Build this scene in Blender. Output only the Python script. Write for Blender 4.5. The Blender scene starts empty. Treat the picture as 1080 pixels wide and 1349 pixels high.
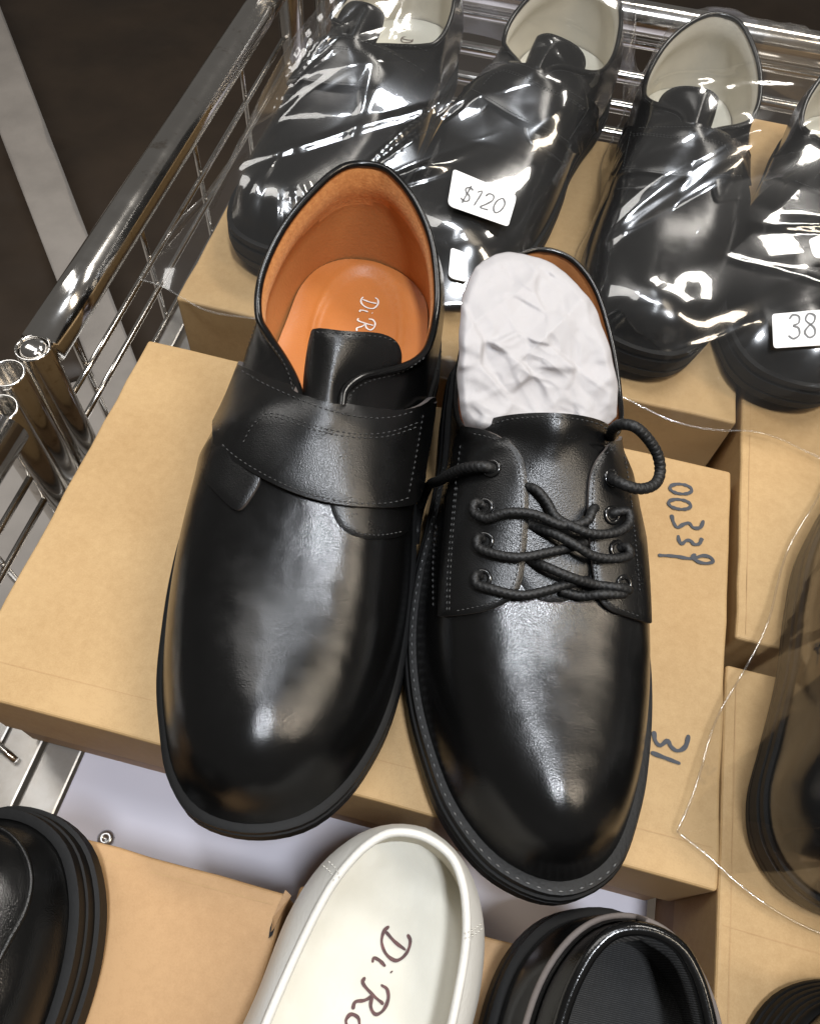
import bpy, bmesh, math, random
import numpy as np
from mathutils import Vector, Matrix
from mathutils.bvhtree import BVHTree
from mathutils.geometry import delaunay_2d_cdt

random.seed(7)
rng = np.random.default_rng(7)
SC = bpy.context.scene
COL = SC.collection
PI = math.pi

# ------------------------------------------------------------------ camera
# world: z = 0 is the top of the shoe boxes, x along the rack, y away from the viewer (metres)
CR = np.array([[0.9709012043, 0.2321069802, 0.0589677977],
               [0.2294827836, -0.8313205304, -0.5062053217],
               [-0.0684726477, 0.5050074509, -0.8603946601]])
CC = np.array([0.1975834, -0.06222875, 0.34289694])
CF = 1040.0                                            # focal length in photo pixels (1080 x 1349)
cam_data = bpy.data.cameras.new('camera')
cam = bpy.data.objects.new('camera', cam_data); COL.objects.link(cam)
cam_data.sensor_fit = 'VERTICAL'; cam_data.sensor_height = 36.0
cam_data.lens = CF / 1349.0 * 36.0
cam_data.clip_start = 0.01; cam_data.clip_end = 50
m = Matrix(((CR[0][0], -CR[1][0], -CR[2][0], CC[0]),
            (CR[0][1], -CR[1][1], -CR[2][1], CC[1]),
            (CR[0][2], -CR[1][2], -CR[2][2], CC[2]),
            (0, 0, 0, 1)))
cam.matrix_world = m
SC.camera = cam

# ------------------------------------------------------------------ world, lamps, exposure
w = bpy.data.worlds.new('World'); SC.world = w; w.use_nodes = True
bg = w.node_tree.nodes['Background']
bg.inputs[0].default_value = (0.95, 0.90, 0.84, 1); bg.inputs[1].default_value = 0.12

def area(name, loc, target, sx, sy, power, color):
    d = bpy.data.lights.new(name, 'AREA'); d.shape = 'RECTANGLE'; d.size = sx; d.size_y = sy
    d.energy = power; d.color = color
    o = bpy.data.objects.new(name, d); COL.objects.link(o)
    o.location = loc
    o.rotation_euler = (Vector(target) - Vector(loc)).to_track_quat('-Z', 'Y').to_euler()
    return o
area('ceiling_or_fill_lamp', (0.44, -0.30, 1.78), (0.22, 0.10, 0), 0.15, 0.28, 26, (0.90, 0.94, 1.0))
area('ceiling_or_fill_lamp', (0.02, 0.42, 1.85), (0.2, 0.2, 0), 0.14, 0.50, 8, (0.90, 0.94, 1.0))
area('ceiling_or_fill_lamp', (0.75, 1.15, 1.65), (0.2, 0.2, 0), 0.9, 0.25, 17, (1.0, 0.95, 0.88))
area('ceiling_or_fill_lamp', (-0.85, 0.65, 1.55), (0.1, 0.3, 0), 0.45, 1.5, 13, (1.0, 0.97, 0.93))  # fill panel added for a soft bright band on the chrome, no known lamp
area('ceiling_or_fill_lamp', (1.25, -0.1, 1.5), (0.2, 0.2, 0), 0.22, 0.9, 12, (1.0, 0.86, 0.68))

SC.view_settings.view_transform = 'Standard'
SC.view_settings.look = 'None'
SC.view_settings.exposure = 0.0
SC.view_settings.gamma = 1.0
SC.cycles.max_bounces = 10
SC.cycles.transparent_max_bounces = 24
SC.cycles.glossy_bounces = 5
SC.cycles.caustics_reflective = False
SC.cycles.caustics_refractive = False
SC.cycles.sample_clamp_indirect = 4.0
SC.cycles.use_denoising = True

# ------------------------------------------------------------------ helpers
def pix_ray(px, py):
    d = CR.T @ np.array([(px - 540) / CF, (py - 674.5) / CF, 1.0])
    return Vector(CC), Vector(d / np.linalg.norm(d))
def unp(px, py, z):
    d = CR.T @ np.array([(px - 540) / CF, (py - 674.5) / CF, 1.0])
    return CC + (z - CC[2]) / d[2] * d

def tag(o, label=None, cat=None, group=None, kind=None):
    if label: o['label'] = label
    if cat: o['category'] = cat
    if group: o['group'] = group
    if kind: o['kind'] = kind
    return o
def empty(name, loc=(0, 0, 0), rz=0.0):
    o = bpy.data.objects.new(name, None); COL.objects.link(o)
    o.empty_display_size = 0.02
    o.location = loc; o.rotation_euler = (0, 0, rz)
    return o
def mesh(name, verts, faces, mat, parent=None, smooth=True, uvs=None):
    me = bpy.data.meshes.new(name)
    me.from_pydata([tuple(map(float, v)) for v in verts], [], [tuple(int(i) for i in f) for f in faces])
    me.materials.append(mat)
    if smooth:
        me.polygons.foreach_set('use_smooth', [True] * len(me.polygons))
    if uvs is not None:
        l = me.uv_layers.new(name='UVMap')
        for p in me.polygons:
            for li in p.loop_indices:
                l.data[li].uv = uvs[me.loops[li].vertex_index]
    me.update()
    o = bpy.data.objects.new(name, me); COL.objects.link(o)
    if parent: o.parent = parent
    return o
def fix_normals(o):
    bm = bmesh.new(); bm.from_mesh(o.data)
    bmesh.ops.recalc_face_normals(bm, faces=bm.faces[:])
    bm.to_mesh(o.data); bm.free(); o.data.update()

def catmull(P, n, closed=False):
    """arc-length resampled Catmull-Rom through P"""
    P = np.asarray(P, float)
    if closed: Q = np.vstack([P[-1], P, P[0], P[1]])
    else: Q = np.vstack([2 * P[0] - P[1], P, 2 * P[-1] - P[-2]])
    out = []
    for i in range(1, len(Q) - 2):
        p0, p1, p2, p3 = Q[i - 1], Q[i], Q[i + 1], Q[i + 2]
        d = [max(np.linalg.norm(b - a), 1e-9) ** 0.5 for a, b in ((p0, p1), (p1, p2), (p2, p3))]
        t0 = 0; t1 = d[0]; t2 = t1 + d[1]; t3 = t2 + d[2]
        for k in range(16):
            t = t1 + (t2 - t1) * k / 16
            a1 = (t1 - t) / (t1 - t0) * p0 + (t - t0) / (t1 - t0) * p1
            a2 = (t2 - t) / (t2 - t1) * p1 + (t - t1) / (t2 - t1) * p2
            a3 = (t3 - t) / (t3 - t2) * p2 + (t - t2) / (t3 - t2) * p3
            b1 = (t2 - t) / (t2 - t0) * a1 + (t - t0) / (t2 - t0) * a2
            b2 = (t3 - t) / (t3 - t1) * a2 + (t - t1) / (t3 - t1) * a3
            out.append((t2 - t) / (t2 - t1) * b1 + (t - t1) / (t2 - t1) * b2)
    if not closed: out.append(P[-1])
    else: out.append(out[0])
    out = np.array(out)
    s = np.concatenate([[0], np.cumsum(np.linalg.norm(np.diff(out, axis=0), axis=1))])
    tt = np.linspace(0, s[-1], n + (1 if closed else 0))
    r = np.stack([np.interp(tt, s, out[:, k]) for k in range(out.shape[1])], 1)
    return r[:-1] if closed else r
def resample(P, step, closed=False):
    P = np.asarray(P, float)
    if closed: P = np.vstack([P, P[:1]])
    s = np.concatenate([[0], np.cumsum(np.linalg.norm(np.diff(P, axis=0), axis=1))])
    n = max(3, int(round(s[-1] / step)))
    tt = np.linspace(0, s[-1], n + 1)
    r = np.stack([np.interp(tt, s, P[:, k]) for k in range(P.shape[1])], 1)
    return r[:-1] if closed else r
def chaikin(P, it=3, closed=True):
    P = np.asarray(P, float)
    for _ in range(it):
        A = P if closed else P[:-1]
        B = np.roll(P, -1, 0) if closed else P[1:]
        Q = np.empty((2 * len(A), P.shape[1]))
        Q[0::2] = .75 * A + .25 * B; Q[1::2] = .25 * A + .75 * B
        if not closed: Q = np.vstack([P[:1], Q, P[-1:]])
        P = Q
    return P
def smooth01(a, b, x):
    t = np.clip((x - a) / (b - a), 0, 1); return t * t * (3 - 2 * t)

def tube_geo(path, r, seg=12, closed=False, braid=0.0, pitch=0.004):
    P = np.asarray(path, float); n = len(P)
    rr = np.broadcast_to(np.asarray(r, float), (n,))
    if closed: T = np.roll(P, -1, 0) - np.roll(P, 1, 0)
    else: T = np.gradient(P, axis=0)
    T /= np.maximum(np.linalg.norm(T, axis=1, keepdims=True), 1e-12)
    up = np.array([0, 0, 1.0])
    if abs(T[0] @ up) > .9: up = np.array([1.0, 0, 0])
    N = up - (up @ T[0]) * T[0]; N /= np.linalg.norm(N)
    V = []; F = []; s = 0
    for i in range(n):
        if i: s += np.linalg.norm(P[i] - P[i - 1])
        N = N - (N @ T[i]) * T[i]; N /= max(np.linalg.norm(N), 1e-9)
        Bn = np.cross(T[i], N)
        for k in range(seg):
            a = 2 * PI * k / seg
            q = rr[i]
            if braid:
                f1 = math.sin(3 * a + 2 * PI * s / pitch); f2 = math.sin(3 * a - 2 * PI * s / pitch)
                q *= 1 + braid * max(f1, f2)
            V.append(P[i] + q * (math.cos(a) * N + math.sin(a) * Bn))
    m = n if closed else n - 1
    for i in range(m):
        for k in range(seg):
            a = i * seg + k; b = i * seg + (k + 1) % seg
            c = ((i + 1) % n) * seg + (k + 1) % seg; d = ((i + 1) % n) * seg + k
            F.append((a, b, c, d))
    if not closed:
        F.append(tuple(range(seg - 1, -1, -1))); F.append(tuple((n - 1) * seg + k for k in range(seg)))
    return V, F
class Geo:
    def __init__(s): s.v = []; s.f = []
    def add(s, V, F):
        o = len(s.v); s.v += [tuple(v) for v in V]; s.f += [tuple(i + o for i in f) for f in F]
def box_geo(x0, x1, y0, y1, z0, z1):
    V = [(x, y, z) for z in (z0, z1) for y in (y0, y1) for x in (x0, x1)]
    F = [(0, 2, 3, 1), (4, 5, 7, 6), (0, 1, 5, 4), (1, 3, 7, 5), (3, 2, 6, 7), (2, 0, 4, 6)]
    return V, F
def bevel_mod(o, wd, seg=2):
    b = o.modifiers.new('bevel', 'BEVEL'); b.width = wd; b.segments = seg; b.limit_method = 'ANGLE'
    return o
def ribbon(P, wd, normal=None):
    """flat ribbon along 3-D polyline P, lying across 'normal' (array or one vector)"""
    P = np.asarray(P, float); n = len(P)
    T = np.gradient(P, axis=0); T /= np.maximum(np.linalg.norm(T, axis=1, keepdims=True), 1e-12)
    N = np.broadcast_to(np.array((0, 0, 1.0) if normal is None else normal, float), P.shape)
    S = np.cross(N, T); S /= np.maximum(np.linalg.norm(S, axis=1, keepdims=True), 1e-12)
    ww = wd / 2 * (1 + .22 * np.sin(np.arange(n) * .55 + P[0, 0] * 900) * np.sin(np.arange(n) * .21 + 1)); ww[0] *= .55; ww[-1] *= .5
    V = np.vstack([P - S * ww[:, None], P + S * ww[:, None]])
    F = [(i, i + 1, n + i + 1, n + i) for i in range(n - 1)]
    return V, F

# ------------------------------------------------------------------ materials
def nodes(name):
    m = bpy.data.materials.new(name); m.use_nodes = True
    nt = m.node_tree; b = nt.nodes['Principled BSDF']
    return m, nt, b
def N(nt, t, **kw):
    n = nt.nodes.new(t)
    for k, v in kw.items(): setattr(n, k, v)
    return n
def coords(nt, scale=1.0, kind='Object'):
    tc = N(nt, 'ShaderNodeTexCoord'); mp = N(nt, 'ShaderNodeMapping')
    s = scale if isinstance(scale, tuple) else (scale,) * 3
    mp.inputs['Scale'].default_value = s
    nt.links.new(tc.outputs[kind], mp.inputs[0]); return mp.outputs[0]
def noise(nt, vec, scale, detail=4, rough=.55):
    n = N(nt, 'ShaderNodeTexNoise'); n.inputs['Scale'].default_value = scale
    n.inputs['Detail'].default_value = detail; n.inputs['Roughness'].default_value = rough
    nt.links.new(vec, n.inputs['Vector']); return n
def ramp(nt, fac, stops):
    r = N(nt, 'ShaderNodeValToRGB'); e = r.color_ramp.elements
    e[0].position, e[0].color = stops[0][0], (*stops[0][1], 1)
    e[1].position, e[1].color = stops[-1][0], (*stops[-1][1], 1)
    for p, c in stops[1:-1]:
        q = e.new(p); q.color = (*c, 1)
    nt.links.new(fac, r.inputs[0]); return r.outputs[0]
def bump(nt, b, h, strength, dist, prev=None):
    n = N(nt, 'ShaderNodeBump'); n.inputs['Strength'].default_value = strength; n.inputs['Distance'].default_value = dist
    nt.links.new(h, n.inputs['Height'])
    if prev is not None: nt.links.new(prev, n.inputs['Normal'])
    nt.links.new(n.outputs[0], b.inputs['Normal']); return n.outputs[0]
def g3(v): return (v, v, v)

def leather(name, c0, c1, r0, r1, grain=900, gs=.35, gd=.0006, crease=.0, spec=.5):
    m, nt, b = nodes(name); v = coords(nt)
    n1 = noise(nt, v, 25, 5)
    nt.links.new(ramp(nt, n1.outputs[0], [(.3, c0), (.7, c1)]), b.inputs['Base Color'])
    n2 = noise(nt, v, 60, 4)
    nt.links.new(ramp(nt, n2.outputs[0], [(.3, g3(r0)), (.72, g3(r1))]), b.inputs['Roughness'])
    b.inputs['Specular IOR Level'].default_value = spec
    vo = N(nt, 'ShaderNodeTexVoronoi'); vo.inputs['Scale'].default_value = grain
    nw = noise(nt, v, grain * .6, 2)
    mx = N(nt, 'ShaderNodeMixRGB'); mx.inputs[0].default_value = .0012 * 900 / grain
    nt.links.new(v, mx.inputs[1]); nt.links.new(nw.outputs[1], mx.inputs[2]); nt.links.new(mx.outputs[0], vo.inputs['Vector'])
    p = bump(nt, b, vo.outputs['Distance'], gs, gd)
    if crease:
        n3 = noise(nt, v, 38, 2); p = bump(nt, b, n3.outputs[0], crease, .004, p)
    return m
M = {}
M['leather'] = leather('black_leather', g3(.0025), g3(.004), .18, .25, 2000, .135, .0004, .20)
M['leather_matte'] = leather('black_strap_leather', g3(.003), g3(.0045), .25, .35, 2000, .18, .0004, .09)
M['patent'] = leather('black_smooth_leather', g3(.003), g3(.005), .15, .22, 1400, .06, .0004, .08)
M['white_leather'] = leather('white_leather', (.60, .585, .54), (.67, .655, .61), .38, .5, 800, .15, .0005, .15)
M['cream_lining'] = leather('cream_lining', (.52, .48, .40), (.60, .56, .47), .5, .62, 600, .15, .0005)
M['tan_lining'] = leather('tan_lining', (.40, .165, .055), (.48, .21, .075), .42, .55, 700, .2, .0005, .1)
M['tan_insole'] = leather('tan_insole', (.43, .145, .034), (.50, .18, .045), .36, .46, 900, .15, .0004, .05)
M['white_insole'] = leather('white_insole', (.54, .52, .44), (.60, .58, .50), .45, .6, 500, .1, .0004)
def suede():
    m, nt, b = nodes('tan_suede'); v = coords(nt)
    n1 = noise(nt, v, 350, 6, .7)
    nt.links.new(ramp(nt, n1.outputs[0], [(.3, (.46, .165, .04)), (.7, (.66, .29, .09))]), b.inputs['Base Color'])
    b.inputs['Roughness'].default_value = .9
    b.inputs['Sheen Weight'].default_value = .35; b.inputs['Sheen Tint'].default_value = (1, .7, .4, 1)
    bump(nt, b, noise(nt, v, 900, 3).outputs[0], .5, .0008); return m
M['suede'] = suede()
def cloth(name, c, scale=900):
    m, nt, b = nodes(name); v = coords(nt)
    a = N(nt, 'ShaderNodeTexWave'); a.inputs['Scale'].default_value = scale; a.inputs['Distortion'].default_value = 1
    nt.links.new(v, a.inputs['Vector'])
    n1 = noise(nt, v, scale, 2)
    mm = N(nt, 'ShaderNodeMath', operation='MULTIPLY'); nt.links.new(a.outputs[1], mm.inputs[0]); nt.links.new(n1.outputs[0], mm.inputs[1])
    nt.links.new(ramp(nt, mm.outputs[0], [(.1, tuple(x * .6 for x in c)), (.6, tuple(x * 1.7 for x in c))]), b.inputs['Base Color'])
    b.inputs['Roughness'].default_value = .92
    bump(nt, b, mm.outputs[0], .7, .0008); return m
M['dark_cloth'] = cloth('black_textile_lining', g3(.03), 500)
def plain(name, c, rough=.5, metal=0.0, spec=.5, var=.12, nscale=60, bs=0.0, bscale=400):
    m, nt, b = nodes(name); v = coords(nt)
    n1 = noise(nt, v, nscale, 5)
    nt.links.new(ramp(nt, n1.outputs[0], [(.3, tuple(x * (1 - var) for x in c)), (.7, tuple(x * (1 + var) for x in c))]), b.inputs['Base Color'])
    b.inputs['Roughness'].default_value = rough; b.inputs['Metallic'].default_value = metal
    b.inputs['Specular IOR Level'].default_value = spec
    if bs: bump(nt, b, noise(nt, v, bscale, 3).outputs[0], bs, .001)
    return m
M['rubber'] = plain('black_rubber', g3(.004), .58, spec=.2, bs=.1)
M['welt'] = plain('black_welt', g3(.008), .5, spec=.25, bs=.25, bscale=700)
M['edge'] = plain('cut_leather_edge', (.13, .11, .10), .8, bs=.3)
M['thread'] = plain('black_thread', g3(.05), .75)
M['thread_grey'] = plain('grey_thread', g3(.055), .8)
M['thread_pale'] = plain('pale_thread', g3(.15), .8)
M['thread_white'] = plain('white_thread', (.6, .58, .52), .8)
M['lace'] = plain('black_lace', g3(.008), .5, spec=.4, bs=.2, bscale=2500, var=.4, nscale=700)
M['eyelet'] = plain('black_eyelet', g3(.006), .18, spec=.7)
M['marker'] = plain('black_marker_ink', (.025, .03, .04), .55, var=.3)
M['silver_print'] = plain('silver_print', (.82, .80, .76), .35, .2)
M['brown_print'] = plain('brown_print', (.07, .022, .02), .6, var=.6, nscale=350)
M['grey_print'] = plain('grey_print', (.12, .12, .12), .6)
M['sticker'] = plain('white_sticker', (.78, .77, .76), .35, var=.02)
M['board'] = plain('white_board', (.60, .585, .66), .38, var=.03, nscale=12, bs=.02, bscale=60)
M['screw'] = plain('screw_metal', (.6, .6, .6), .3, 1.0)
def kraft(name, c0, c1):
    m, nt, b = nodes(name); v = coords(nt)
    big = noise(nt, v, 9, 4); fib = noise(nt, v, 260, 5, .7); sp = noise(nt, v, 1500, 2)
    a = N(nt, 'ShaderNodeMath', operation='MULTIPLY_ADD'); nt.links.new(fib.outputs[0], a.inputs[0]); a.inputs[1].default_value = .45
    nt.links.new(big.outputs[0], a.inputs[2])
    a2 = N(nt, 'ShaderNodeMath', operation='MULTIPLY_ADD'); nt.links.new(sp.outputs[0], a2.inputs[0]); a2.inputs[1].default_value = .3
    nt.links.new(a.outputs[0], a2.inputs[2])
    nt.links.new(ramp(nt, a2.outputs[0], [(.62, c0), (1.12, c1)]), b.inputs['Base Color'])
    b.inputs['Roughness'].default_value = .62; b.inputs['Specular IOR Level'].default_value = .35
    wv = N(nt, 'ShaderNodeTexWave'); wv.inputs['Scale'].default_value = 28; wv.inputs['Distortion'].default_value = .8
    nt.links.new(v, wv.inputs['Vector'])
    p = bump(nt, b, wv.outputs[1], .015, .001)
    p = bump(nt, b, big.outputs[0], .25, .006, p)
    bump(nt, b, sp.outputs[0], .12, .0004, p)
    return m
M['kraft'] = kraft('kraft_cardboard', (.372, .231, .099), (.482, .320, .152))
M['kraft_b'] = kraft('brown_kraft_cardboard', (.35, .205, .092), (.44, .27, .13))
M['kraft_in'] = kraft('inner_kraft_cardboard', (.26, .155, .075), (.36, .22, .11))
M['kraft_crease'] = kraft('creased_kraft_cardboard', (.36, .215, .092), (.44, .28, .13))
def chrome():
    m, nt, b = nodes('chrome'); v = coords(nt)
    b.inputs['Metallic'].default_value = 1.0
    n1 = noise(nt, v, 40, 5)
    nt.links.new(ramp(nt, n1.outputs[0], [(.35, g3(.10)), (.75, g3(.2))]), b.inputs['Roughness'])
    n2 = noise(nt, v, 55, 6, .7)
    nt.links.new(ramp(nt, n2.outputs[0], [(.25, (.34, .27, .2)), (.42, (.72, .70, .67))]), b.inputs['Base Color'])
    bump(nt, b, noise(nt, v, 90, 3).outputs[0], .04, .001)
    return m
M['chrome'] = chrome()
def steel():
    m, nt, b = nodes('dull_steel'); v = coords(nt)
    b.inputs['Metallic'].default_value = .9; b.inputs['Roughness'].default_value = .34
    n2 = noise(nt, v, 38, 5, .65)
    nt.links.new(ramp(nt, n2.outputs[0], [(.26, (.20, .085, .04)), (.36, (.45, .42, .38)), (.8, (.6, .59, .57))]), b.inputs['Base Color'])
    bump(nt, b, n2.outputs[0], .1, .001); return m
M['steel'] = steel()
def film():
    m, nt, b = nodes('clear_film'); out = nt.nodes['Material Output']; nt.nodes.remove(b)
    tr = N(nt, 'ShaderNodeBsdfTransparent'); tr.inputs[0].default_value = (.965, .965, .96, 1)
    gl = N(nt, 'ShaderNodeBsdfGlossy'); gl.inputs['Roughness'].default_value = .04; gl.inputs[0].default_value = (1, 1, 1, 1)
    lw = N(nt, 'ShaderNodeLayerWeight'); lw.inputs[0].default_value = .5
    pw = N(nt, 'ShaderNodeMath', operation='POWER'); pw.inputs[1].default_value = 5.0; nt.links.new(lw.outputs['Facing'], pw.inputs[0])
    mu = N(nt, 'ShaderNodeMath', operation='MULTIPLY_ADD'); mu.inputs[1].default_value = .36; mu.inputs[2].default_value = .095; mu.use_clamp = True
    nt.links.new(pw.outputs[0], mu.inputs[0])
    v = coords(nt)
    bp = N(nt, 'ShaderNodeBump'); bp.inputs['Strength'].default_value = .10; bp.inputs['Distance'].default_value = .002
    n1 = noise(nt, v, 60, 2, .5); nt.links.new(n1.outputs[0], bp.inputs['Height'])
    nt.links.new(bp.outputs[0], gl.inputs['Normal'])
    g2 = N(nt, 'ShaderNodeBsdfGlossy'); g2.inputs['Roughness'].default_value = .17
    mg = N(nt, 'ShaderNodeMixShader'); mg.inputs[0].default_value = .38
    nt.links.new(gl.outputs[0], mg.inputs[1]); nt.links.new(g2.outputs[0], mg.inputs[2])
    mx = N(nt, 'ShaderNodeMixShader')
    df = N(nt, 'ShaderNodeBsdfDiffuse'); df.inputs[0].default_value = (.8, .8, .8, 1)
    hz = N(nt, 'ShaderNodeMixShader'); hz.inputs[0].default_value = .012
    nt.links.new(tr.outputs[0], hz.inputs[1]); nt.links.new(df.outputs[0], hz.inputs[2])
    nt.links.new(mu.outputs[0], mx.inputs[0]); nt.links.new(hz.outputs[0], mx.inputs[1]); nt.links.new(mg.outputs[0], mx.inputs[2])
    nt.links.new(mx.outputs[0], out.inputs[0]); return m
M['film'] = film()
def paper():
    m, nt, b = nodes('tissue'); v = coords(nt)
    b.inputs['Base Color'].default_value = (.60, .585, .59, 1); b.inputs['Roughness'].default_value = .7
    b.inputs['Specular IOR Level'].default_value = .2
    p = bump(nt, b, noise(nt, v, 160, 3, .5).outputs[0], .12, .002)
    tl = N(nt, 'ShaderNodeBsdfTranslucent'); tl.inputs[0].default_value = (.72, .70, .71, 1)
    mx = N(nt, 'ShaderNodeMixShader'); mx.inputs[0].default_value = .3; out = nt.nodes['Material Output']
    nt.links.new(b.outputs[0], mx.inputs[1]); nt.links.new(tl.outputs[0], mx.inputs[2]); nt.links.new(mx.outputs[0], out.inputs[0])
    return m
M['tissue'] = paper()
M['tarp'] = plain('dark_brown_tarpaulin', (.034, .022, .013), .55, var=.25, nscale=6, bs=.25, bscale=30)
M['floor'] = plain('grey_concrete', (.36, .325, .29), .8, var=.12, nscale=12, bs=.2, bscale=120)

# ------------------------------------------------------------------ setting: floor far below, tarpaulins, rack
V, F = box_geo(-4, 4, -3, 5, -.86, -.80)
tag(mesh('floor', V, F, M['floor'], smooth=False), kind='structure')
def sheet(name, corners, z, label, cat, mat, amp=.012, n=60):
    a, b, c, d = [np.array(q, float) for q in corners]
    V = []; F = []
    ph = rng.uniform(0, 6, 12)
    for top in (1, 0):
        for j in range(n + 1):
            for i in range(n + 1):
                u, v = i / n, j / n
                p = (a * (1 - u) + b * u) * (1 - v) + (d * (1 - u) + c * u) * v
                h = 0
                for k in range(6):
                    q = math.sin((p[0] * math.cos(k * 1.1) + p[1] * math.sin(k * 1.1)) * (5 + 4 * k) + ph[k])
                    h += (1 - abs(q)) ** 3 * amp / (1 + .5 * k)
                V.append((p[0], p[1], z + (h + .006 if top else 0)))
    o = (n + 1) ** 2
    for j in range(n):
        for i in range(n):
            q = j * (n + 1) + i
            F.append((q, q + 1, q + n + 2, q + n + 1)); F.append((o + q + n + 1, o + q + n + 2, o + q + 1, o + q))
    ring = [i for i in range(n)] + [j * (n + 1) + n for j in range(n)] + [n * (n + 1) + n - i for i in range(n)] + [(n - j) * (n + 1) for j in range(n)]
    for k in range(len(ring)):
        p, q = ring[k], ring[(k + 1) % len(ring)]
        F.append((q, p, o + p, o + q))
    return tag(mesh(name, V, F, mat), label, cat)
gz = -.80
e0 = unp(-14, -30, gz)[:2]; e1 = unp(178, 470, gz)[:2]; f0 = unp(-70, 40, gz)[:2]; f1 = unp(115, 470, gz)[:2]
d = (e1 - e0) / np.linalg.norm(e1 - e0); nrm = np.array([-d[1], d[0]])
sheet('tarpaulin', [e0 - d * 1.2, e1 + d * .1, e1 + d * .1 + nrm * 3.4, e0 - d * 1.2 + nrm * 3.4], gz,
      'dark brown tarpaulin on the floor behind the chrome rack', 'tarpaulin', M['tarp'])
sheet('tarpaulin', [f0 - d * 1.2 - nrm * 1.5, f1 + d * .05 - nrm * 1.5, f1 + d * .05, f0 - d * 1.2], gz,
      'dark brown tarpaulin beyond the bare grey strip of floor', 'tarpaulin', M['tarp'])

rack = tag(empty('wire_rack', (-.05, .17, -.80)), 'chrome tube and wire rack holding the shoe boxes', 'rack')
RO = np.array([-.05, .17, -.80])
def rtube(name, path, r, mat='chrome', seg=20):
    V, F = tube_geo(np.array(path, float) - RO, r, seg)
    return mesh(name, V, F, M[mat], rack)
def lin(a, b, n=8): return [np.array(a) + (np.array(b) - np.array(a)) * t for t in np.linspace(0, 1, n)]
RX = -.051
rtube('rail', lin((RX, .188, 0), (RX, .60, 0)), .0122)
rtube('rail', lin((RX + .004, -.55, -.004), (RX + .004, .135, -.004)), .0122)
def post(x, y, ztop, r=.0088, zb=-.8):
    # open tube: outer wall, rim, inner wall
    seg = 28; V = []; F = []
    prof = [(r, zb), (r, -.3), (r, ztop - .0008), (r - .0004, ztop), (r - .0014, ztop), (r - .0018, ztop - .001), (r - .0018, ztop - .12)]
    for (q, z) in prof:
        for k in range(seg):
            a = 2 * PI * k / seg; V.append((x + q * math.cos(a) - RO[0], y + q * math.sin(a) - RO[1], z - RO[2]))
    for i in range(len(prof) - 1):
        for k in range(seg):
            F.append((i * seg + k, i * seg + (k + 1) % seg, (i + 1) * seg + (k + 1) % seg, (i + 1) * seg + k))
    F.append(tuple((len(prof) - 1) * seg + k for k in range(seg)))
    return mesh('post', V, F, M['chrome'], rack)
post(-.0500, .1800, .009, .0098); post(-.0545, .1600, .009, .0098); post(-.0490, .1395, .006, .0098)
# cap ball on the first post, far corner posts
def dome_cap(x, y, z, r):
    V = []; F = []; seg = 20; rows = 6
    for i in range(rows):
        a = i / rows * PI / 2
        for k in range(seg):
            b = 2 * PI * k / seg; V.append((x + r * math.cos(a) * math.cos(b) - RO[0], y + r * math.cos(a) * math.sin(b) - RO[1], z + .55 * r * math.sin(a) - RO[2]))
    V.append((x - RO[0], y - RO[1], z + .55 * r - RO[2]))
    for i in range(rows - 1):
        for k in range(seg): F.append((i * seg + k, i * seg + (k + 1) % seg, (i + 1) * seg + (k + 1) % seg, (i + 1) * seg + k))
    for k in range(seg): F.append(((rows - 1) * seg + k, (rows - 1) * seg + (k + 1) % seg, len(V) - 1))
    return mesh('post_cap', V, F, M['chrome'], rack)
dome_cap(-.0500, .1800, .0068, .0076)
post(-.046, .612, .05, .011); post(-.020, .632, .05, .011); post(.006, .640, .05, .009)
# side wires
for z in (-.046, -.070, -.100, -.135):
    rtube('wire', lin((-.0505, .184, z), (-.0505, .60, z)), .0021, seg=10)
    rtube('wire', lin((-.047, -.55, z), (-.047, .137, z)), .0021, seg=10)
for y in (.215, .315, .41, .51):
    rtube('wire', lin((-.0535, y, -.008), (-.0535, y, -.2)), .0021, seg=10)
for y in (.085, -.015, -.115):
    rtube('wire', lin((-.0495, y, -.012), (-.0495, y, -.2)), .0021, seg=10)
# back rails
for y, z, r in ((.642, .004, .0125), (.645, -.017, .004), (.643, -.045, .0055), (.643, -.072, .006), (.643, -.098, .006)):
    rtube('back_rail', lin((-.02, y - .006, z), (.9, y + .012, z)), r)
# shelf bars under the board
def rbox(name, x0, x1, y0, y1, z0, z1, mat='steel', bv=.0012):
    V, F = box_geo(x0 - RO[0], x1 - RO[0], y0 - RO[1], y1 - RO[1], z0 - RO[2], z1 - RO[2])
    o = mesh(name, V, F, M[mat], rack, smooth=False); return bevel_mod(o, bv)
rbox('shelf_bar', .0115, .0310, -.55, .62, -.104, -.0875)
rbox('shelf_bar', -.0110, .0085, -.55, .62, -.104, -.0895)
rbox('shelf_bar', -.0300, -.0150, -.55, .62, -.110, -.0960)
rbox('shelf_bar', -.0460, -.0345, -.55, .62, -.110, -.0960)
for k in range(9):
    x = .36 + k * .055
    rbox('shelf_bar', x, x + .02, -.55, .62, -.104, -.0875)
rtube('wire', lin((-.055, .012, -.085), (.001, -.010, -.0868)), .0019, seg=10)
for y in (-.45, .05, .45):
    rbox('cross_bar', -.05, .9, y - .012, y + .012, -.130, -.1105)
for x, y in ((.88, .63), (.88, -.5), (-.047, -.5)):
    post(x, y, .006, .011)

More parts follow.
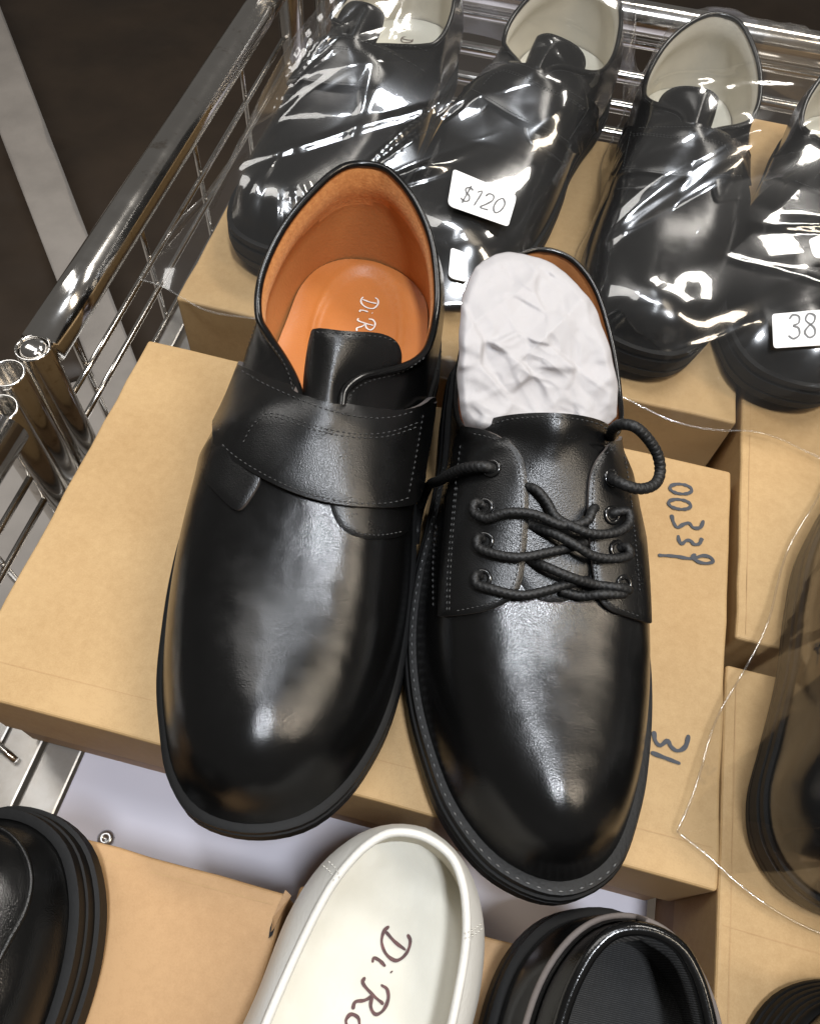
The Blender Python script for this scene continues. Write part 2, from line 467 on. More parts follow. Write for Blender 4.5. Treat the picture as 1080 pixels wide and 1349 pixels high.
V, F = box_geo(.0330, .3300, -.56, .60, -.0905, -.0860)
board = tag(bevel_mod(mesh('white_board', V, F, M['board'], smooth=False), .0008), 'smooth white board lying on the rack under the boxes', 'board')
sx, sy = unp(140, 1105, -.086)[:2]
V = []; F = []; seg = 18
for (r, z) in ((.0042, -.0858), (.0040, -.0850), (.0026, -.0842), (.0014, -.0841), (.0010, -.0850)):
    for k in range(seg):
        a = 2 * PI * k / seg; V.append((sx + r * math.cos(a), sy + r * math.sin(a), z))
for i in range(4):
    for k in range(seg): F.append((i * seg + k, i * seg + (k + 1) % seg, (i + 1) * seg + (k + 1) % seg, (i + 1) * seg + k))
F.append(tuple(4 * seg + k for k in range(seg)))
mesh('screw', V, F, M['screw'], board)

# ------------------------------------------------------------------ cardboard boxes
def grid_box(x0, x1, y0, y1, z0, z1, sag=.0012, seed=0, open_bottom=True):
    """box shell with a gently uneven lid"""
    r = random.Random(seed); n = 14
    bm = bmesh.new()
    ph = [r.uniform(0, 6) for _ in range(6)]
    g = [[bm.verts.new((x0 + (x1 - x0) * i / n, y0 + (y1 - y0) * j / n,
           z1 - sag * (math.sin(PI * i / n) * math.sin(PI * j / n)) * (1 + .5 * math.sin(ph[0] + 5 * i / n) * math.sin(ph[1] + 4 * j / n))))
          for i in range(n + 1)] for j in range(n + 1)]
    for j in range(n):
        for i in range(n): bm.faces.new((g[j][i], g[j][i + 1], g[j + 1][i + 1], g[j + 1][i]))
    ring = [g[0][i] for i in range(n)] + [g[j][n] for j in range(n)] + [g[n][n - i] for i in range(n)] + [g[n - j][0] for j in range(n)]
    low = []
    for k, v in enumerate(ring):
        low.append(bm.verts.new((v.co.x, v.co.y, z0 + r.uniform(-.0003, .0003))))
        v.co.x += r.uniform(-.0004, .0004); v.co.y += r.uniform(-.0004, .0004); v.co.z += r.uniform(-.0005, .0001)
    L = len(ring)
    for k in range(L): bm.faces.new((ring[k], low[k], low[(k + 1) % L], ring[(k + 1) % L]))
    bm.faces.new(low[::-1])
    me = bpy.data.meshes.new('box'); bm.to_mesh(me); bm.free()
    return me
BZ = -.086
def cardboard_box(x0, x1, y0, y1, label, ztop=0.0, lid=.052, mat='kraft', seed=1, rz=0.0):
    cx, cy = (x0 + x1) / 2, (y0 + y1) / 2
    t = tag(empty('cardboard_box', (cx, cy, BZ), rz), label, 'box', 'kraft shoe boxes on the rack')
    hx, hy = (x1 - x0) / 2, (y1 - y0) / 2
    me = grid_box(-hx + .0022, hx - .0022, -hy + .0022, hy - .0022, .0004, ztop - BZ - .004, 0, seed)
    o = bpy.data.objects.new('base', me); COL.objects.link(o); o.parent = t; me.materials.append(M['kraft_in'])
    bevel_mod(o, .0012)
    me = grid_box(-hx, hx, -hy, hy, ztop - BZ - lid, ztop - BZ, .0014, seed)
    o = bpy.data.objects.new('lid', me); COL.objects.link(o); o.parent = t; me.materials.append(M[mat])
    bevel_mod(o, .0016, 3)
    return t
box_main = cardboard_box(.0015, .331, .0, .2095, 'kraft shoe box with handwritten numbers under the two front shoes', seed=3, lid=.056)
cardboard_box(.004, .3325, .2435, .475, 'kraft shoe box behind the numbered box, under the bagged shoe pairs', seed=5)
box_right = cardboard_box(.3355, .66, .113, .325, 'kraft shoe box beside the handwritten 00339, its front end stepped', seed=8)
cardboard_box(.3355, .66, .330, .54, 'kraft shoe box in the back right, under the bag tagged 38', seed=9)
box_low = cardboard_box(.3310, .66, -.26, .0985, 'kraft shoe box beside the handwritten 31, under the single bagged shoe', seed=11)
box_worn = cardboard_box(-.030, .1645, -.26, -.0415, 'worn kraft shoe box with a torn corner beside the white shoe', mat='kraft_b', seed=13)
cardboard_box(.1680, .3240, -.26, -.0375, 'kraft shoe box between the white shoe and the black shoe', mat='kraft_b', seed=15)

def scrap(box, pts, mat, name, z=.0012, th=.0008):
    o = box.location; n = len(pts)
    V = [(x - o.x, y - o.y, zz - o.z) for x, y, zz in pts] + [(x - o.x, y - o.y, zz - th - o.z) for x, y, zz in pts]
    F = [tuple(range(n)), tuple(range(2 * n - 1, n - 1, -1))] + [(i, n + i, n + (i + 1) % n, (i + 1) % n) for i in range(n)]
    return mesh(name, V, F, mat, box, smooth=False)
tp = [unp(x, y, z) for x, y, z in ((376, 1172, .0008), (384, 1180, .001), (374, 1196, .003), (362, 1222, .0035), (357, 1228, .002), (360, 1208, .001), (368, 1190, .0008))]
scrap(box_worn, tp, M['kraft_in'], 'torn_flap')
tp = [unp(x, y, .0009) for x, y in ((362, 1206), (365, 1212), (359, 1232), (354, 1236), (356, 1222))]
scrap(box_worn, tp, M['rubber'], 'tear_shade')  # flat black strip on the lid: shade inside the tear put in as colour

def fold_crease(box, pts, wd=.0005):
    o = np.array(box.location); P = resample(np.array(pts, float), .006)
    P[:, 2] += .00015; V, F = ribbon(P - o, wd); return mesh('fold_crease', V, F, M['kraft_crease'], box)
fold_crease(box_main, [(.004, .0165, 0), (.10, .0170, -.0004), (.20, .0165, -.0004), (.328, .0160, 0)])
fold_crease(box_right, [(.3400, .116, 0), (.3403, .20, -.0003), (.3400, .322, 0)])
fold_crease(box_low, [(.3360, -.25, 0), (.3364, -.1, -.0003), (.3360, .09, 0)])
fold_crease(box_low, [(.333, -.012, 0), (.42, -.014, -.0006), (.655, -.012, 0)])
fold_crease(box_worn, [(-.028, -.0465, 0), (.06, -.0470, -.0005), (.160, -.0465, 0)])

# handwriting on the main box (marker strokes on the lid)
def zoomA(p): return (740 + p[0] / 3.176, 480 + p[1] / 3.176)
def oval(cx, cy, rx, ry, rot, n=14, over=.5):
    return [(cx + rx * math.cos(a) * math.cos(rot) - ry * math.sin(a) * math.sin(rot), cy + rx * math.cos(a) * math.sin(rot) + ry * math.sin(a) * math.cos(rot))
            for a in np.linspace(-2.6, -2.6 + 2 * PI + over, n)]
hand = [[zoomA(p) for p in s] for s in (
    oval(497, 521, 46, 20, .12), oval(492, 585, 47, 20, .14),
    [(458, 628), (466, 660), (482, 682), (510, 668), (532, 664), (548, 682), (578, 682), (592, 652)],
    [(486, 714), (490, 738), (500, 750), (522, 736), (538, 738), (552, 752), (574, 750), (586, 726)],
    [(402, 798), (470, 802), (545, 812), (590, 800), (622, 808), (632, 824), (606, 832), (568, 824), (545, 804), (560, 794)])]
hand += [[(861, 963), (863, 976), (869, 982), (879, 976), (884, 984), (892, 989), (902, 984), (907, 968)], [(857, 991), (875, 998), (896, 1006)]]
def marks(name, strokes, wd, mat, parent, zfun):
    g = Geo()
    for s in strokes:
        P = catmull(s, max(12, len(s) * 6))
        Q = np.array([zfun(x, y) for x, y in P])
        g.add(*ribbon(Q, wd))
    o = mesh(name, g.v, g.f, mat, parent)
    if parent: o.matrix_parent_inverse = (Matrix.Translation(parent.location) @ Matrix.Rotation(parent.rotation_euler.z, 4, 'Z')).inverted()
    return o
for k, st in enumerate(hand):
    cnt = [0]
    def zf(x, y):
        cnt[0] += 1; return unp(x, y, .0003 + cnt[0] * .000004)
    marks('handwritten_digit', [st], .0018, M['marker'], box_main, zf)

# ------------------------------------------------------------------ shoe builder
def spring(x, L): return .010 * np.clip((x - .70 * L) / (.30 * L), 0, 1.1) ** 2
class Shoe:
    def __init__(s, name, H, T, right, left, ridge, topR, topL, kbx, feather=.022, inset=.0007, wall=62, e_front=.86, cap=None, scale=1.0, bulge=.0):
        H = np.array(H, float); T = np.array(T, float)
        ax = (T - H) / np.linalg.norm(T - H)
        s.root = empty(name, (H[0], H[1], 0), math.atan2(ax[1], ax[0])); s.root.scale = (scale,) * 3
        s.Mw = Matrix.Translation((H[0], H[1], 0)) @ Matrix.Rotation(math.atan2(ax[1], ax[0]), 4, 'Z') @ Matrix.Scale(scale, 4)
        s.Mi = s.Mw.inverted()
        s.L = right[0][0]; s.feather = feather
        NP = 72
        ctl = np.array(list(right) + list(left[::-1][1:-1]), float)
        cl = catmull(ctl, 3000, True); hi = int(np.argmin(np.linalg.norm(cl - np.array(right[-1]), axis=1)))
        def half(Q):
            a_ = np.concatenate([[0], np.cumsum(np.linalg.norm(np.diff(Q, axis=0), axis=1))]); t_ = np.linspace(0, a_[-1], NP)
            return np.stack([np.interp(t_, a_, Q[:, 0]), np.interp(t_, a_, Q[:, 1])], 1)
        R_ = half(cl[:hi + 1]); L_ = half(np.vstack([cl[hi:], cl[:1]])[::-1])
        s.outline = np.vstack([R_, L_[::-1][1:-1]])                       # closed loop, toe tip first, +y side to the heel
        s.loop_in = s.inset(inset)
        n = NP
        halves = [s.loop_in[:n], np.vstack([s.loop_in[:1], s.loop_in[n - 1:][::-1]])]
        rid = catmull(ridge[::-1], 60)                                     # toe end -> throat
        s.cols = []                                                        # (B, T, C, w) along the loop
        out = []
        for B, top in zip(halves, (topR, topL)):
            tp = catmull([rid[-1]] + list(top), 120)
            arc = np.concatenate([[0], np.cumsum(np.linalg.norm(np.diff(B, axis=0), axis=1))]); arc /= arc[-1]
            ik = int(np.argmax(halves[0][:, 0] < kbx)); kb = arc[ik]
            col = []
            for i in range(n):
                a = arc[i]
                if a <= kb:
                    t = (i / ik) ** .92 * (len(rid) - 1); src = rid; wf = 1.0
                else:
                    t = (a - kb) / (1 - kb) * (len(tp) - 1); src = tp; wf = 0.0
                j = min(int(t), len(src) - 2); f = t - j
                Tp = src[j] * (1 - f) + src[j + 1] * f
                wgt = 1 - smooth01(kb - .04, kb + .12, a)
                col.append((B[i], Tp, wgt, a > kb, (a - kb) / (1 - kb)))
            out.append(col)
        s.cols = out[0] + out[1][1:-1][::-1]
        s.cap = cap; s.bulge = bulge
        s.wall = wall; s.e = e_front
        s.rows = 30
        s.vis = []      # (verts world, faces) for stitch / lace ray casts
    def inset(s, d):
        P = s.outline; T = np.roll(P, -1, 0) - np.roll(P, 1, 0); T /= np.linalg.norm(T, axis=1, keepdims=True)
        Nn = np.stack([-T[:, 1], T[:, 0]], 1)
        c = P.mean(0)
        if np.mean(np.sum(Nn * (c - P), 1)) < 0: Nn = -Nn
        s.nin = Nn
        return P + Nn * d
    def column(s, B, T, wgt, n, extra=None):
        zb = s.feather + spring(B[0], s.L); zt = T[2] + spring(T[0], s.L) * .8
        V = []
        th_m = math.radians(s.wall)
        ddx, ddy = abs(B[0] - T[0]), abs(B[1] - T[1]); ex = 1 + 1.1 * wgt * ddy / (ddx + ddy + 1e-9)
        for k in range(n + 1):
            v = k / n
            a = v * PI / 2
            pf = math.cos(a) ** s.e if k < n else 0.0; zf = math.sin(a) ** s.e
            b = v * th_m
            pb = (math.cos(b) - math.cos(th_m)) / (1 - math.cos(th_m)); zbk = math.sin(b) / math.sin(th_m)
            p = wgt * pf + (1 - wgt) * (pb + s.bulge * math.sin(PI * min(1, v * 1.15)) / max(.008, math.hypot(ddx, ddy))); z = wgt * zf + (1 - wgt) * zbk
            V.append((T[0] + (B[0] - T[0]) * (max(p, 0.0) ** ex if wgt > .01 else p), T[1] + (B[1] - T[1]) * p, zb + (zt - zb) * z))
        return V
    def reg(s, V, F):
        s.vis.append(([s.Mw @ Vector(tuple(map(float, v))) for v in V], F))
    def bvh(s):
        V = []; F = []
        for v, f in s.vis:
            o = len(V); V += v; F += [tuple(int(i) + o for i in q) for q in f]
        return BVHTree.FromPolygons(V, F)
    def build_upper(s, mat, name='upper', edge=None):
        n = s.rows; V = []; F = []; m = len(s.cols)
        for (B, T, wgt, bk, t) in s.cols: V += s.column(B, T, wgt, n)
        for c in range(m):
            d = (c + 1) % m
            for k in range(n): F.append((c * (n + 1) + k, d * (n + 1) + k, d * (n + 1) + k + 1, c * (n + 1) + k + 1))
        T3s = [V[c * (n + 1) + n] for c in range(m)]
        bm = bmesh.new(); vs = [bm.verts.new(v) for v in V]
        for f in F: bm.faces.new([vs[i] for i in f])
        bmesh.ops.remove_doubles(bm, verts=bm.verts[:], dist=2e-5)
        x0 = min(T3s[c][0] for c in range(m) if not s.cols[c][3])
        mv = [v for v in bm.verts if not v.is_boundary and v.co.x > x0 - .004]
        for _ in range(70): bmesh.ops.smooth_vert(bm, verts=mv, factor=.5, use_axis_x=True, use_axis_y=True, use_axis_z=True)
        bmesh.ops.recalc_face_normals(bm, faces=bm.faces[:])
        bm.verts.index_update()
        V = [tuple(v.co) for v in bm.verts]; F = [tuple(v.index for v in f.verts) for f in bm.faces]; bm.free()
        V = s.relax_vamp(V, F, x0)
        # virtual closed form for projecting patches (not rendered)
        DV = list(V); DF = list(F); nb = 12
        idx = {}
        for c, (B, T, wgt, bk, t) in enumerate(s.cols):
            if not bk: continue
            o = len(DV); idx[c] = o
            T3 = T3s[c]
            x = T3[0]; cy, cz = s.cap(x)
            for k in range(nb + 1):
                q = k / nb
                DV.append((x, T3[1] + (cy - T3[1]) * q, T3[2] + (cz - T3[2]) * math.sin(q * PI / 2)))
        ks = sorted(idx)
        for a, b in zip(ks[:-1], ks[1:]):
            if b != a + 1: continue
            for k in range(nb): DF.append((idx[a] + k, idx[b] + k, idx[b] + k + 1, idx[a] + k + 1))
        s.dome = BVHTree.FromPolygons([s.Mw @ Vector(tuple(map(float, v))) for v in DV], DF)
        o = mesh(name, V, F, mat, s.root)
        s.reg(V, F)
        s.top = [np.array(t) for t in T3s]
        s.upper = o
        return o
    def relax_vamp(s, V, F, x0, st=.0012, sig=.0055):
        """even out the top of the vamp: blurred height field, blended in where the surface faces up"""
        bv = BVHTree.FromPolygons([Vector(v) for v in V], F)
        xs = np.arange(x0 - .012, s.L + .004, st); ys = np.arange(s.outline[:, 1].min(), s.outline[:, 1].max(), st)
        Z = np.full((len(ys), len(xs)), np.nan); dn = Vector((0, 0, -1))
        for j, y in enumerate(ys):
            for i, x in enumerate(xs):
                h = bv.ray_cast(Vector((x, y, .3)), dn)
                if h[0] is not None and h[0].x > x0 - .02: Z[j, i] = h[0].z
        ok = ~np.isnan(Z); A = np.where(ok, Z, 0); Wt = ok.astype(float)
        n = int(3 * sig / st); kx = np.exp(-.5 * (np.arange(-n, n + 1) * st / sig) ** 2); kx /= kx.sum()
        def blur(Q):
            Q = np.apply_along_axis(lambda r_: np.convolve(r_, kx, 'same'), 1, Q)
            return np.apply_along_axis(lambda r_: np.convolve(r_, kx, 'same'), 0, Q)
        Bz = blur(A) / np.maximum(blur(Wt), 1e-6)
        # keep the volume: add back the mean lowering of the blur, itself blurred
        D = blur(np.where(ok, A - Bz, 0)) / np.maximum(blur(Wt), 1e-6); Bz = Bz + D
        out = []
        for v in V:
            x, y, z = v
            fi, fj = (x - xs[0]) / st, (y - ys[0]) / st; i, j = int(fi), int(fj)
            if not (0 <= i < len(xs) - 1 and 0 <= j < len(ys) - 1): out.append(v); continue
            a, b = fi - i, fj - j
            zb = (Bz[j, i] * (1 - a) + Bz[j, i + 1] * a) * (1 - b) + (Bz[j + 1, i] * (1 - a) + Bz[j + 1, i + 1] * a) * b
            zg = np.nanmax(Z[max(0, j - 1):j + 3, max(0, i - 1):i + 3]) if ok[max(0, j - 1):j + 3, max(0, i - 1):i + 3].any() else z
            j2, j1 = min(j + 4, len(ys) - 1), max(j - 4, 0); i2, i1 = min(i + 4, len(xs) - 1), max(i - 4, 0)
            gx = (Bz[j, i2] - Bz[j, i1]) / ((i2 - i1) * st); gy = (Bz[j2, i] - Bz[j1, i]) / ((j2 - j1) * st)
            nz = 1 / math.sqrt(1 + gx * gx + gy * gy)
            w_ = float(smooth01(.62, .84, nz)) * float(smooth01(x0 - .002, x0 + .012, x)) * float(smooth01(.030, .038, z))
            out.append((x, y, z + (zb - z) * w_))
        return out
    def back(s):
        return [c for c in range(len(s.cols)) if s.cols[c][3]]
    def build_rim(s, r, mat, lift=.0, name='topline_binding', t0=0.0):
        P = np.array([s.top[c] for c in s.back() if s.cols[c][4] > t0]); P[:, 2] += lift
        P = catmull(P[::2], 200)
        V, F = tube_geo(P, r, 10); o = mesh(name, V, F, mat, s.root); s.reg(V, F); return o
    def build_lining(s, mat, zin=.030, pad=.0035, inner=.007, name='lining', rows=22, t0=0.0, drop=.0006, mat2=None, split=.30):
        bk = [c for c in s.back()]; V = []; F = []; mi = []
        for c in bk:
            B, T, wgt, _, t = s.cols[c]; T3 = s.top[c]; nn = s.nin[c]
            fade = float(smooth01(0, .18, t))
            Bi = B + nn * inner
            for k in range(rows + 1):
                v = k / rows
                q = v ** 1.6
                p = T3[:2] * (1 - q) + Bi * q
                bulge = pad * fade * math.exp(-((v - .16) / .16) ** 2)
                p = p + nn * (bulge - .0008)
                z = T3[2] - drop + (zin - T3[2]) * v + .0016 * fade * math.exp(-((v - .05) / .05) ** 2)
                V.append((p[0], p[1], z))
        for a in range(len(bk) - 1):
            if bk[a + 1] != bk[a] + 1: continue
            for k in range(rows):
                F.append((a * (rows + 1) + k, a * (rows + 1) + k + 1, (a + 1) * (rows + 1) + k + 1, (a + 1) * (rows + 1) + k))
        o = mesh(name, V, F, mat, s.root); fix_normals(o); s.reg(V, F)
        if mat2:
            o.data.materials.append(mat2)
            L = len(bk)
            for pi, p in enumerate(o.data.polygons):
                a, k = divmod(pi, rows)
                t = s.cols[bk[a]][4]
                lim = rows * (split + .05 * math.sin(a * .35))
                if t > .47 and k < lim: p.material_index = 1
        return o
    def build_insole(s, mat, z=.031, xmax=.20, inner=.0050, name='insole', dish=.0, oval_=None):
        P = s.inset(.0035 + inner); P = P[P[:, 0] < xmax]
        # sorted loop with fan grid
        n = len(P); c = np.array([P[:, 0].mean(), P[:, 1].mean()]); rows = 24
        V = []; F = []
        for i in range(n):
            for k in range(rows + 1):
                q = k / rows; p = P[i] * (1 - q) + c * q
                zz = z + .0022 * (1 - q) ** 8
                if oval_:
                    ox, oy, ra, rb = oval_
                    r = math.sqrt(((p[0] - ox) / ra) ** 2 + ((p[1] - oy) / rb) ** 2)
                    zz -= .0014 * (1 - float(smooth01(.93, 1.03, r))) - .0009 * math.exp(-((r - 1.06) / .05) ** 2)
                V.append((p[0], p[1], zz))
        for i in range(n):
            j = (i + 1) % n
            for k in range(rows): F.append((i * (rows + 1) + k, j * (rows + 1) + k, j * (rows + 1) + k + 1, i * (rows + 1) + k + 1))
        o = mesh(name, V, F, mat, s.root); fix_normals(o); s.insz = z
        return o
    def build_sole(s, mat, layers, name='sole', parent=None):
        """layers: list of (outset from outline, z) from the top edge to the ground"""
        P = s.outline; V = []; F = []; m = len(P)
        top = s.inset(.006)
        prof = [(-.006, layers[0][1])] + layers + [(-.012, layers[-1][1])]
        for i in range(m):
            for (o_, z) in prof:
                p = P[i] - s.nin[i] * o_
                sp = spring(p[0], s.L) * (1.0)
                V.append((p[0], p[1], z + sp))
        k0 = len(prof)
        for i in range(m):
            j = (i + 1) % m
            for k in range(k0 - 1): F.append((i * k0 + k, i * k0 + k + 1, j * k0 + k + 1, j * k0 + k))
        F.append(tuple(i * k0 + k0 - 1 for i in range(m)))
        o = mesh(name, V, F, mat, parent or s.root); fix_normals(o)
        mod = o.modifiers.new('edge', 'EDGE_SPLIT'); mod.split_angle = math.radians(40)
        s.reg(V, F)
        return o
    def hit(s, px, py, bvh=None):
        o, d = pix_ray(px, py)
        h = (bvh or s.dome).ray_cast(o, d)
        if h[0] is not None:
            n = h[1]
            if n.dot(d) > 0: n = -n
            return h[0], n
        # beyond the outline: nearest point of the form to the ray
        best = None
        for t in np.linspace(.18, .55, 60):
            q = (bvh or s.dome).find_nearest(o + d * float(t))
            if q[0] is not None and (best is None or q[3] < best[2]): best = (q[0], q[1], q[3])
        n = best[1]
        if n.dot(d) > 0.3: n = -n
        return best[0], n
    def patch(s, name, poly, off, thick, mat, parent=None, step=4.0, edge=.0008, smooth_it=3, prof=None, reg=True, edge_mat=None, bvh=None, erad=3.0, soft=2):
        P = resample(chaikin(poly, smooth_it), step, True); n = len(P)
        xmin, ymin = P.min(0); xmax, ymax = P.max(0)
        pts = [tuple(p) for p in P]
        gx = np.arange(xmin + step * .5, xmax, step); gy = np.arange(ymin + step * .5, ymax, step)
        X, Y = np.meshgrid(gx, gy); G = np.stack([X.ravel(), Y.ravel()], 1)
        A = P; Bq = np.roll(P, -1, 0)
        def bdist(q):
            ab = Bq - A; t = np.clip(np.sum((q - A) * ab, 1) / np.maximum(np.sum(ab * ab, 1), 1e-9), 0, 1)
            return np.min(np.linalg.norm(q - (A + ab * t[:, None]), axis=1))
        def inside(q):
            c = False; x, y = q
            for i in range(n):
                (x1, y1), (x2, y2) = A[i], Bq[i]
                if (y1 > y) != (y2 > y) and x < (x2 - x1) * (y - y1) / (y2 - y1) + x1: c = not c
            return c
        for q in G:
            if inside(q) and bdist(q) > step * .55: pts.append(tuple(q))
        r = delaunay_2d_cdt([Vector(p) for p in pts], [], [list(range(n))], 1, 1e-6)
        v2, fc = r[0], r[2]
        top = []; bot = []
        for q in v2:
            p, nn = s.hit(q.x, q.y, bvh)
            d = bdist(np.array([q.x, q.y]))
            o_ = off if prof is None else off + prof(q.x, q.y)
            top.append(s.Mi @ (p + nn * (o_ - edge * math.exp(-(d / erad) ** 2)))); bot.append(s.Mi @ (p + nn * (o_ - thick)))
        # soften small unevenness from the cast
        nb = [set() for _ in v2]
        cnt = {}
        for f in fc:
            for i in range(len(f)):
                a, b = f[i], f[(i + 1) % len(f)]
                nb[a].add(b); nb[b].add(a); k = (min(a, b), max(a, b)); cnt[k] = cnt.get(k, 0) + 1
        bd = {k for k, c in cnt.items() if c == 1}; bset = {i for k in bd for i in k}
        for _ in range(soft):
            for L in (top, bot):
                new = list(L)
                for i in range(len(L)):
                    if i in bset or not nb[i]: continue
                    av = Vector((0, 0, 0))
                    for j in nb[i]: av += L[j]
                    new[i] = L[i] * .5 + av / len(nb[i]) * .5
                L[:] = new
        N0 = len(top); V = [tuple(p) for p in top + bot]
        F = [tuple(f) for f in fc] + [tuple(i + N0 for i in reversed(f)) for f in fc]
        ne = len(F)
        for a, b in bd: F.append((a, b, b + N0, a + N0))
        o = mesh(name, V, F, mat, parent or s.root); fix_normals(o)
        if edge_mat:
            o.data.materials.append(edge_mat)
            for p in list(o.data.polygons)[ne:]: p.material_index = 1
        mod = o.modifiers.new('edge', 'EDGE_SPLIT'); mod.split_angle = math.radians(50)
        if reg: s.reg(V, F)
        return o
    def stitch(s, lines, mat, parent=None, pitch=7.0, ln=.0017, wd=.00033, lift=.00025, bvh=None, name='stitching'):
        """rows of thread along photo-pixel polylines laid on the built surfaces"""
        bv = bvh or s.bvh(); g = Geo()
        for poly in lines:
            P = resample(chaikin(poly, 3, False), pitch)
            H = [s.hit(x, y, bv) for x, y in P]
            for i in range(len(P) - 1):
                a, b = H[i][0], H[i + 1][0]
                if (b - a).length > .012: continue
                mid = (a + b) / 2; nn = (H[i][1] + H[i + 1][1]).normalized(); t = (b - a).normalized()
                sd = nn.cross(t).normalized(); h = (b - a).length * .8 / 2
                c = mid + nn * lift
                Vv = [c - t * h - nn * lift, c + sd * wd - nn * .0001, c + nn * wd, c - sd * wd - nn * .0001, c + t * h - nn * lift]
                V = [s.Mi @ q for q in Vv]
                g.add(V, [(0, 1, 2), (0, 2, 3), (4, 2, 1), (4, 3, 2), (0, 3, 1), (4, 1, 3)])
        o = mesh(name, g.v, g.f, mat, parent or s.root); o['kind'] = 'stuff'
        return o
    def stitch_local(s, P, mat, parent=None, pitch=.0042, ln=.0026, wd=.0005, name='stitching', nrm=(0, 0, 1)):
        P = resample(P, pitch); g = Geo(); nn = Vector(nrm)
        for i in range(len(P) - 1):
            a, b = Vector(P[i]), Vector(P[i + 1]); c = (a + b) / 2 + nn * .0002; t = (b - a).normalized(); sd = nn.cross(t).normalized(); h = ln / 2
            V = [c - t * h - nn * .0003, c + sd * wd, c + nn * wd, c - sd * wd, c + t * h - nn * .0003]
            g.add(V, [(0, 1, 2), (0, 2, 3), (4, 2, 1), (4, 3, 2), (0, 3, 1), (4, 1, 3)])
        o = mesh(name, g.v, g.f, mat, parent or s.root); o['kind'] = 'stuff'; return o
def copy_tree(o, parent=None):
    c = o.copy(); COL.objects.link(c); c.parent = parent
    for ch in list(o.children): copy_tree(ch, c)
    return c

# lettering strokes (unit height, x = reading direction, y = letter's up)
GLY = {
    'D': ([[(.30, .95), (.24, .5), (.10, .05)], [(-.12, .80), (.0, .97), (.35, 1.02), (.68, .80), (.66, .38), (.40, .06), (.10, .0), (-.08, .10)]], .85),
    'i': ([[(.12, .52), (.05, .2), (.08, .03), (.2, .06)], [(.17, .76), (.19, .80)]], .42),
    'R': ([[(.28, .95), (.20, .5), (.02, .0), (-.12, .03)], [(-.14, .62), (-.12, .86), (.10, 1.03), (.46, 1.0), (.62, .82), (.50, .58), (.20, .48)], [(.24, .50), (.44, .30), (.60, .04), (.80, .06)]], .90),
    'o': ([[(.20, .50), (.02, .34), (.04, .06), (.24, .0), (.38, .2), (.34, .44), (.18, .50)]], .50),
    'n': ([[(.05, .50), (.10, .40), (.03, .0)], [(.05, .25), (.22, .48), (.36, .44), (.32, .12), (.40, .0), (.48, .06)]], .56),
    '$': ([[(.52, .82), (.32, .92), (.12, .78), (.22, .56), (.42, .44), (.46, .18), (.24, .06), (.0, .18)], [(.36, 1.05), (.16, -.08)]], .66),
    '1': ([[(.12, .80), (.34, .96), (.16, .0)]], .50),
    '2': ([[(.10, .74), (.26, .95), (.52, .90), (.54, .66), (.30, .34), (.0, .02), (.46, .02)]], .66),
    '0': ([[(.36, .96), (.12, .70), (.04, .25), (.20, .0), (.44, .2), (.56, .7), (.38, .96)]], .68),
    '3': ([[(.12, .80), (.30, .96), (.54, .88), (.50, .62), (.26, .52), (.46, .42), (.46, .14), (.20, .0), (.0, .14)]], .66),
    '8': ([[(.32, .52), (.14, .72), (.30, .96), (.54, .86), (.48, .62), (.24, .46), (.04, .22), (.20, .0), (.44, .10), (.46, .36), (.32, .52)]], .66),
    ' ': ([], .35),
}
def on_surface(o, lift=.0005):
    bv = BVHTree.FromPolygons([v.co for v in o.data.vertices], [tuple(p.vertices) for p in o.data.polygons])
    def f(q):
        h = bv.ray_cast(Vector((q[0], q[1], q[2] + .03)), Vector((0, 0, -1)))
        return np.array(h[0]) + np.array([0, 0, lift]) if h[0] is not None else q
    return f
def lettering(name, text, org, dx, dy, h, wd, mat, parent, normal, proj=None, gap=.0, xs=.86):
    g = Geo(); x = 0; org = np.array(org, float); dx = np.array(dx, float); dy = np.array(dy, float)
    for ch in text:
        st, adv = GLY[ch]
        for p in st:
            P = catmull(p, max(8, 5 * len(p))) if len(p) > 2 else resample(p, .05)
            Q = np.array([org + dx * (x + q[0]) * h * xs + dy * q[1] * h for q in P])
            if proj: Q = np.array([proj(q) for q in Q])
            g.add(*ribbon(Q, wd, normal))
        x += adv + gap
    return mesh(name, g.v, g.f, mat, parent)

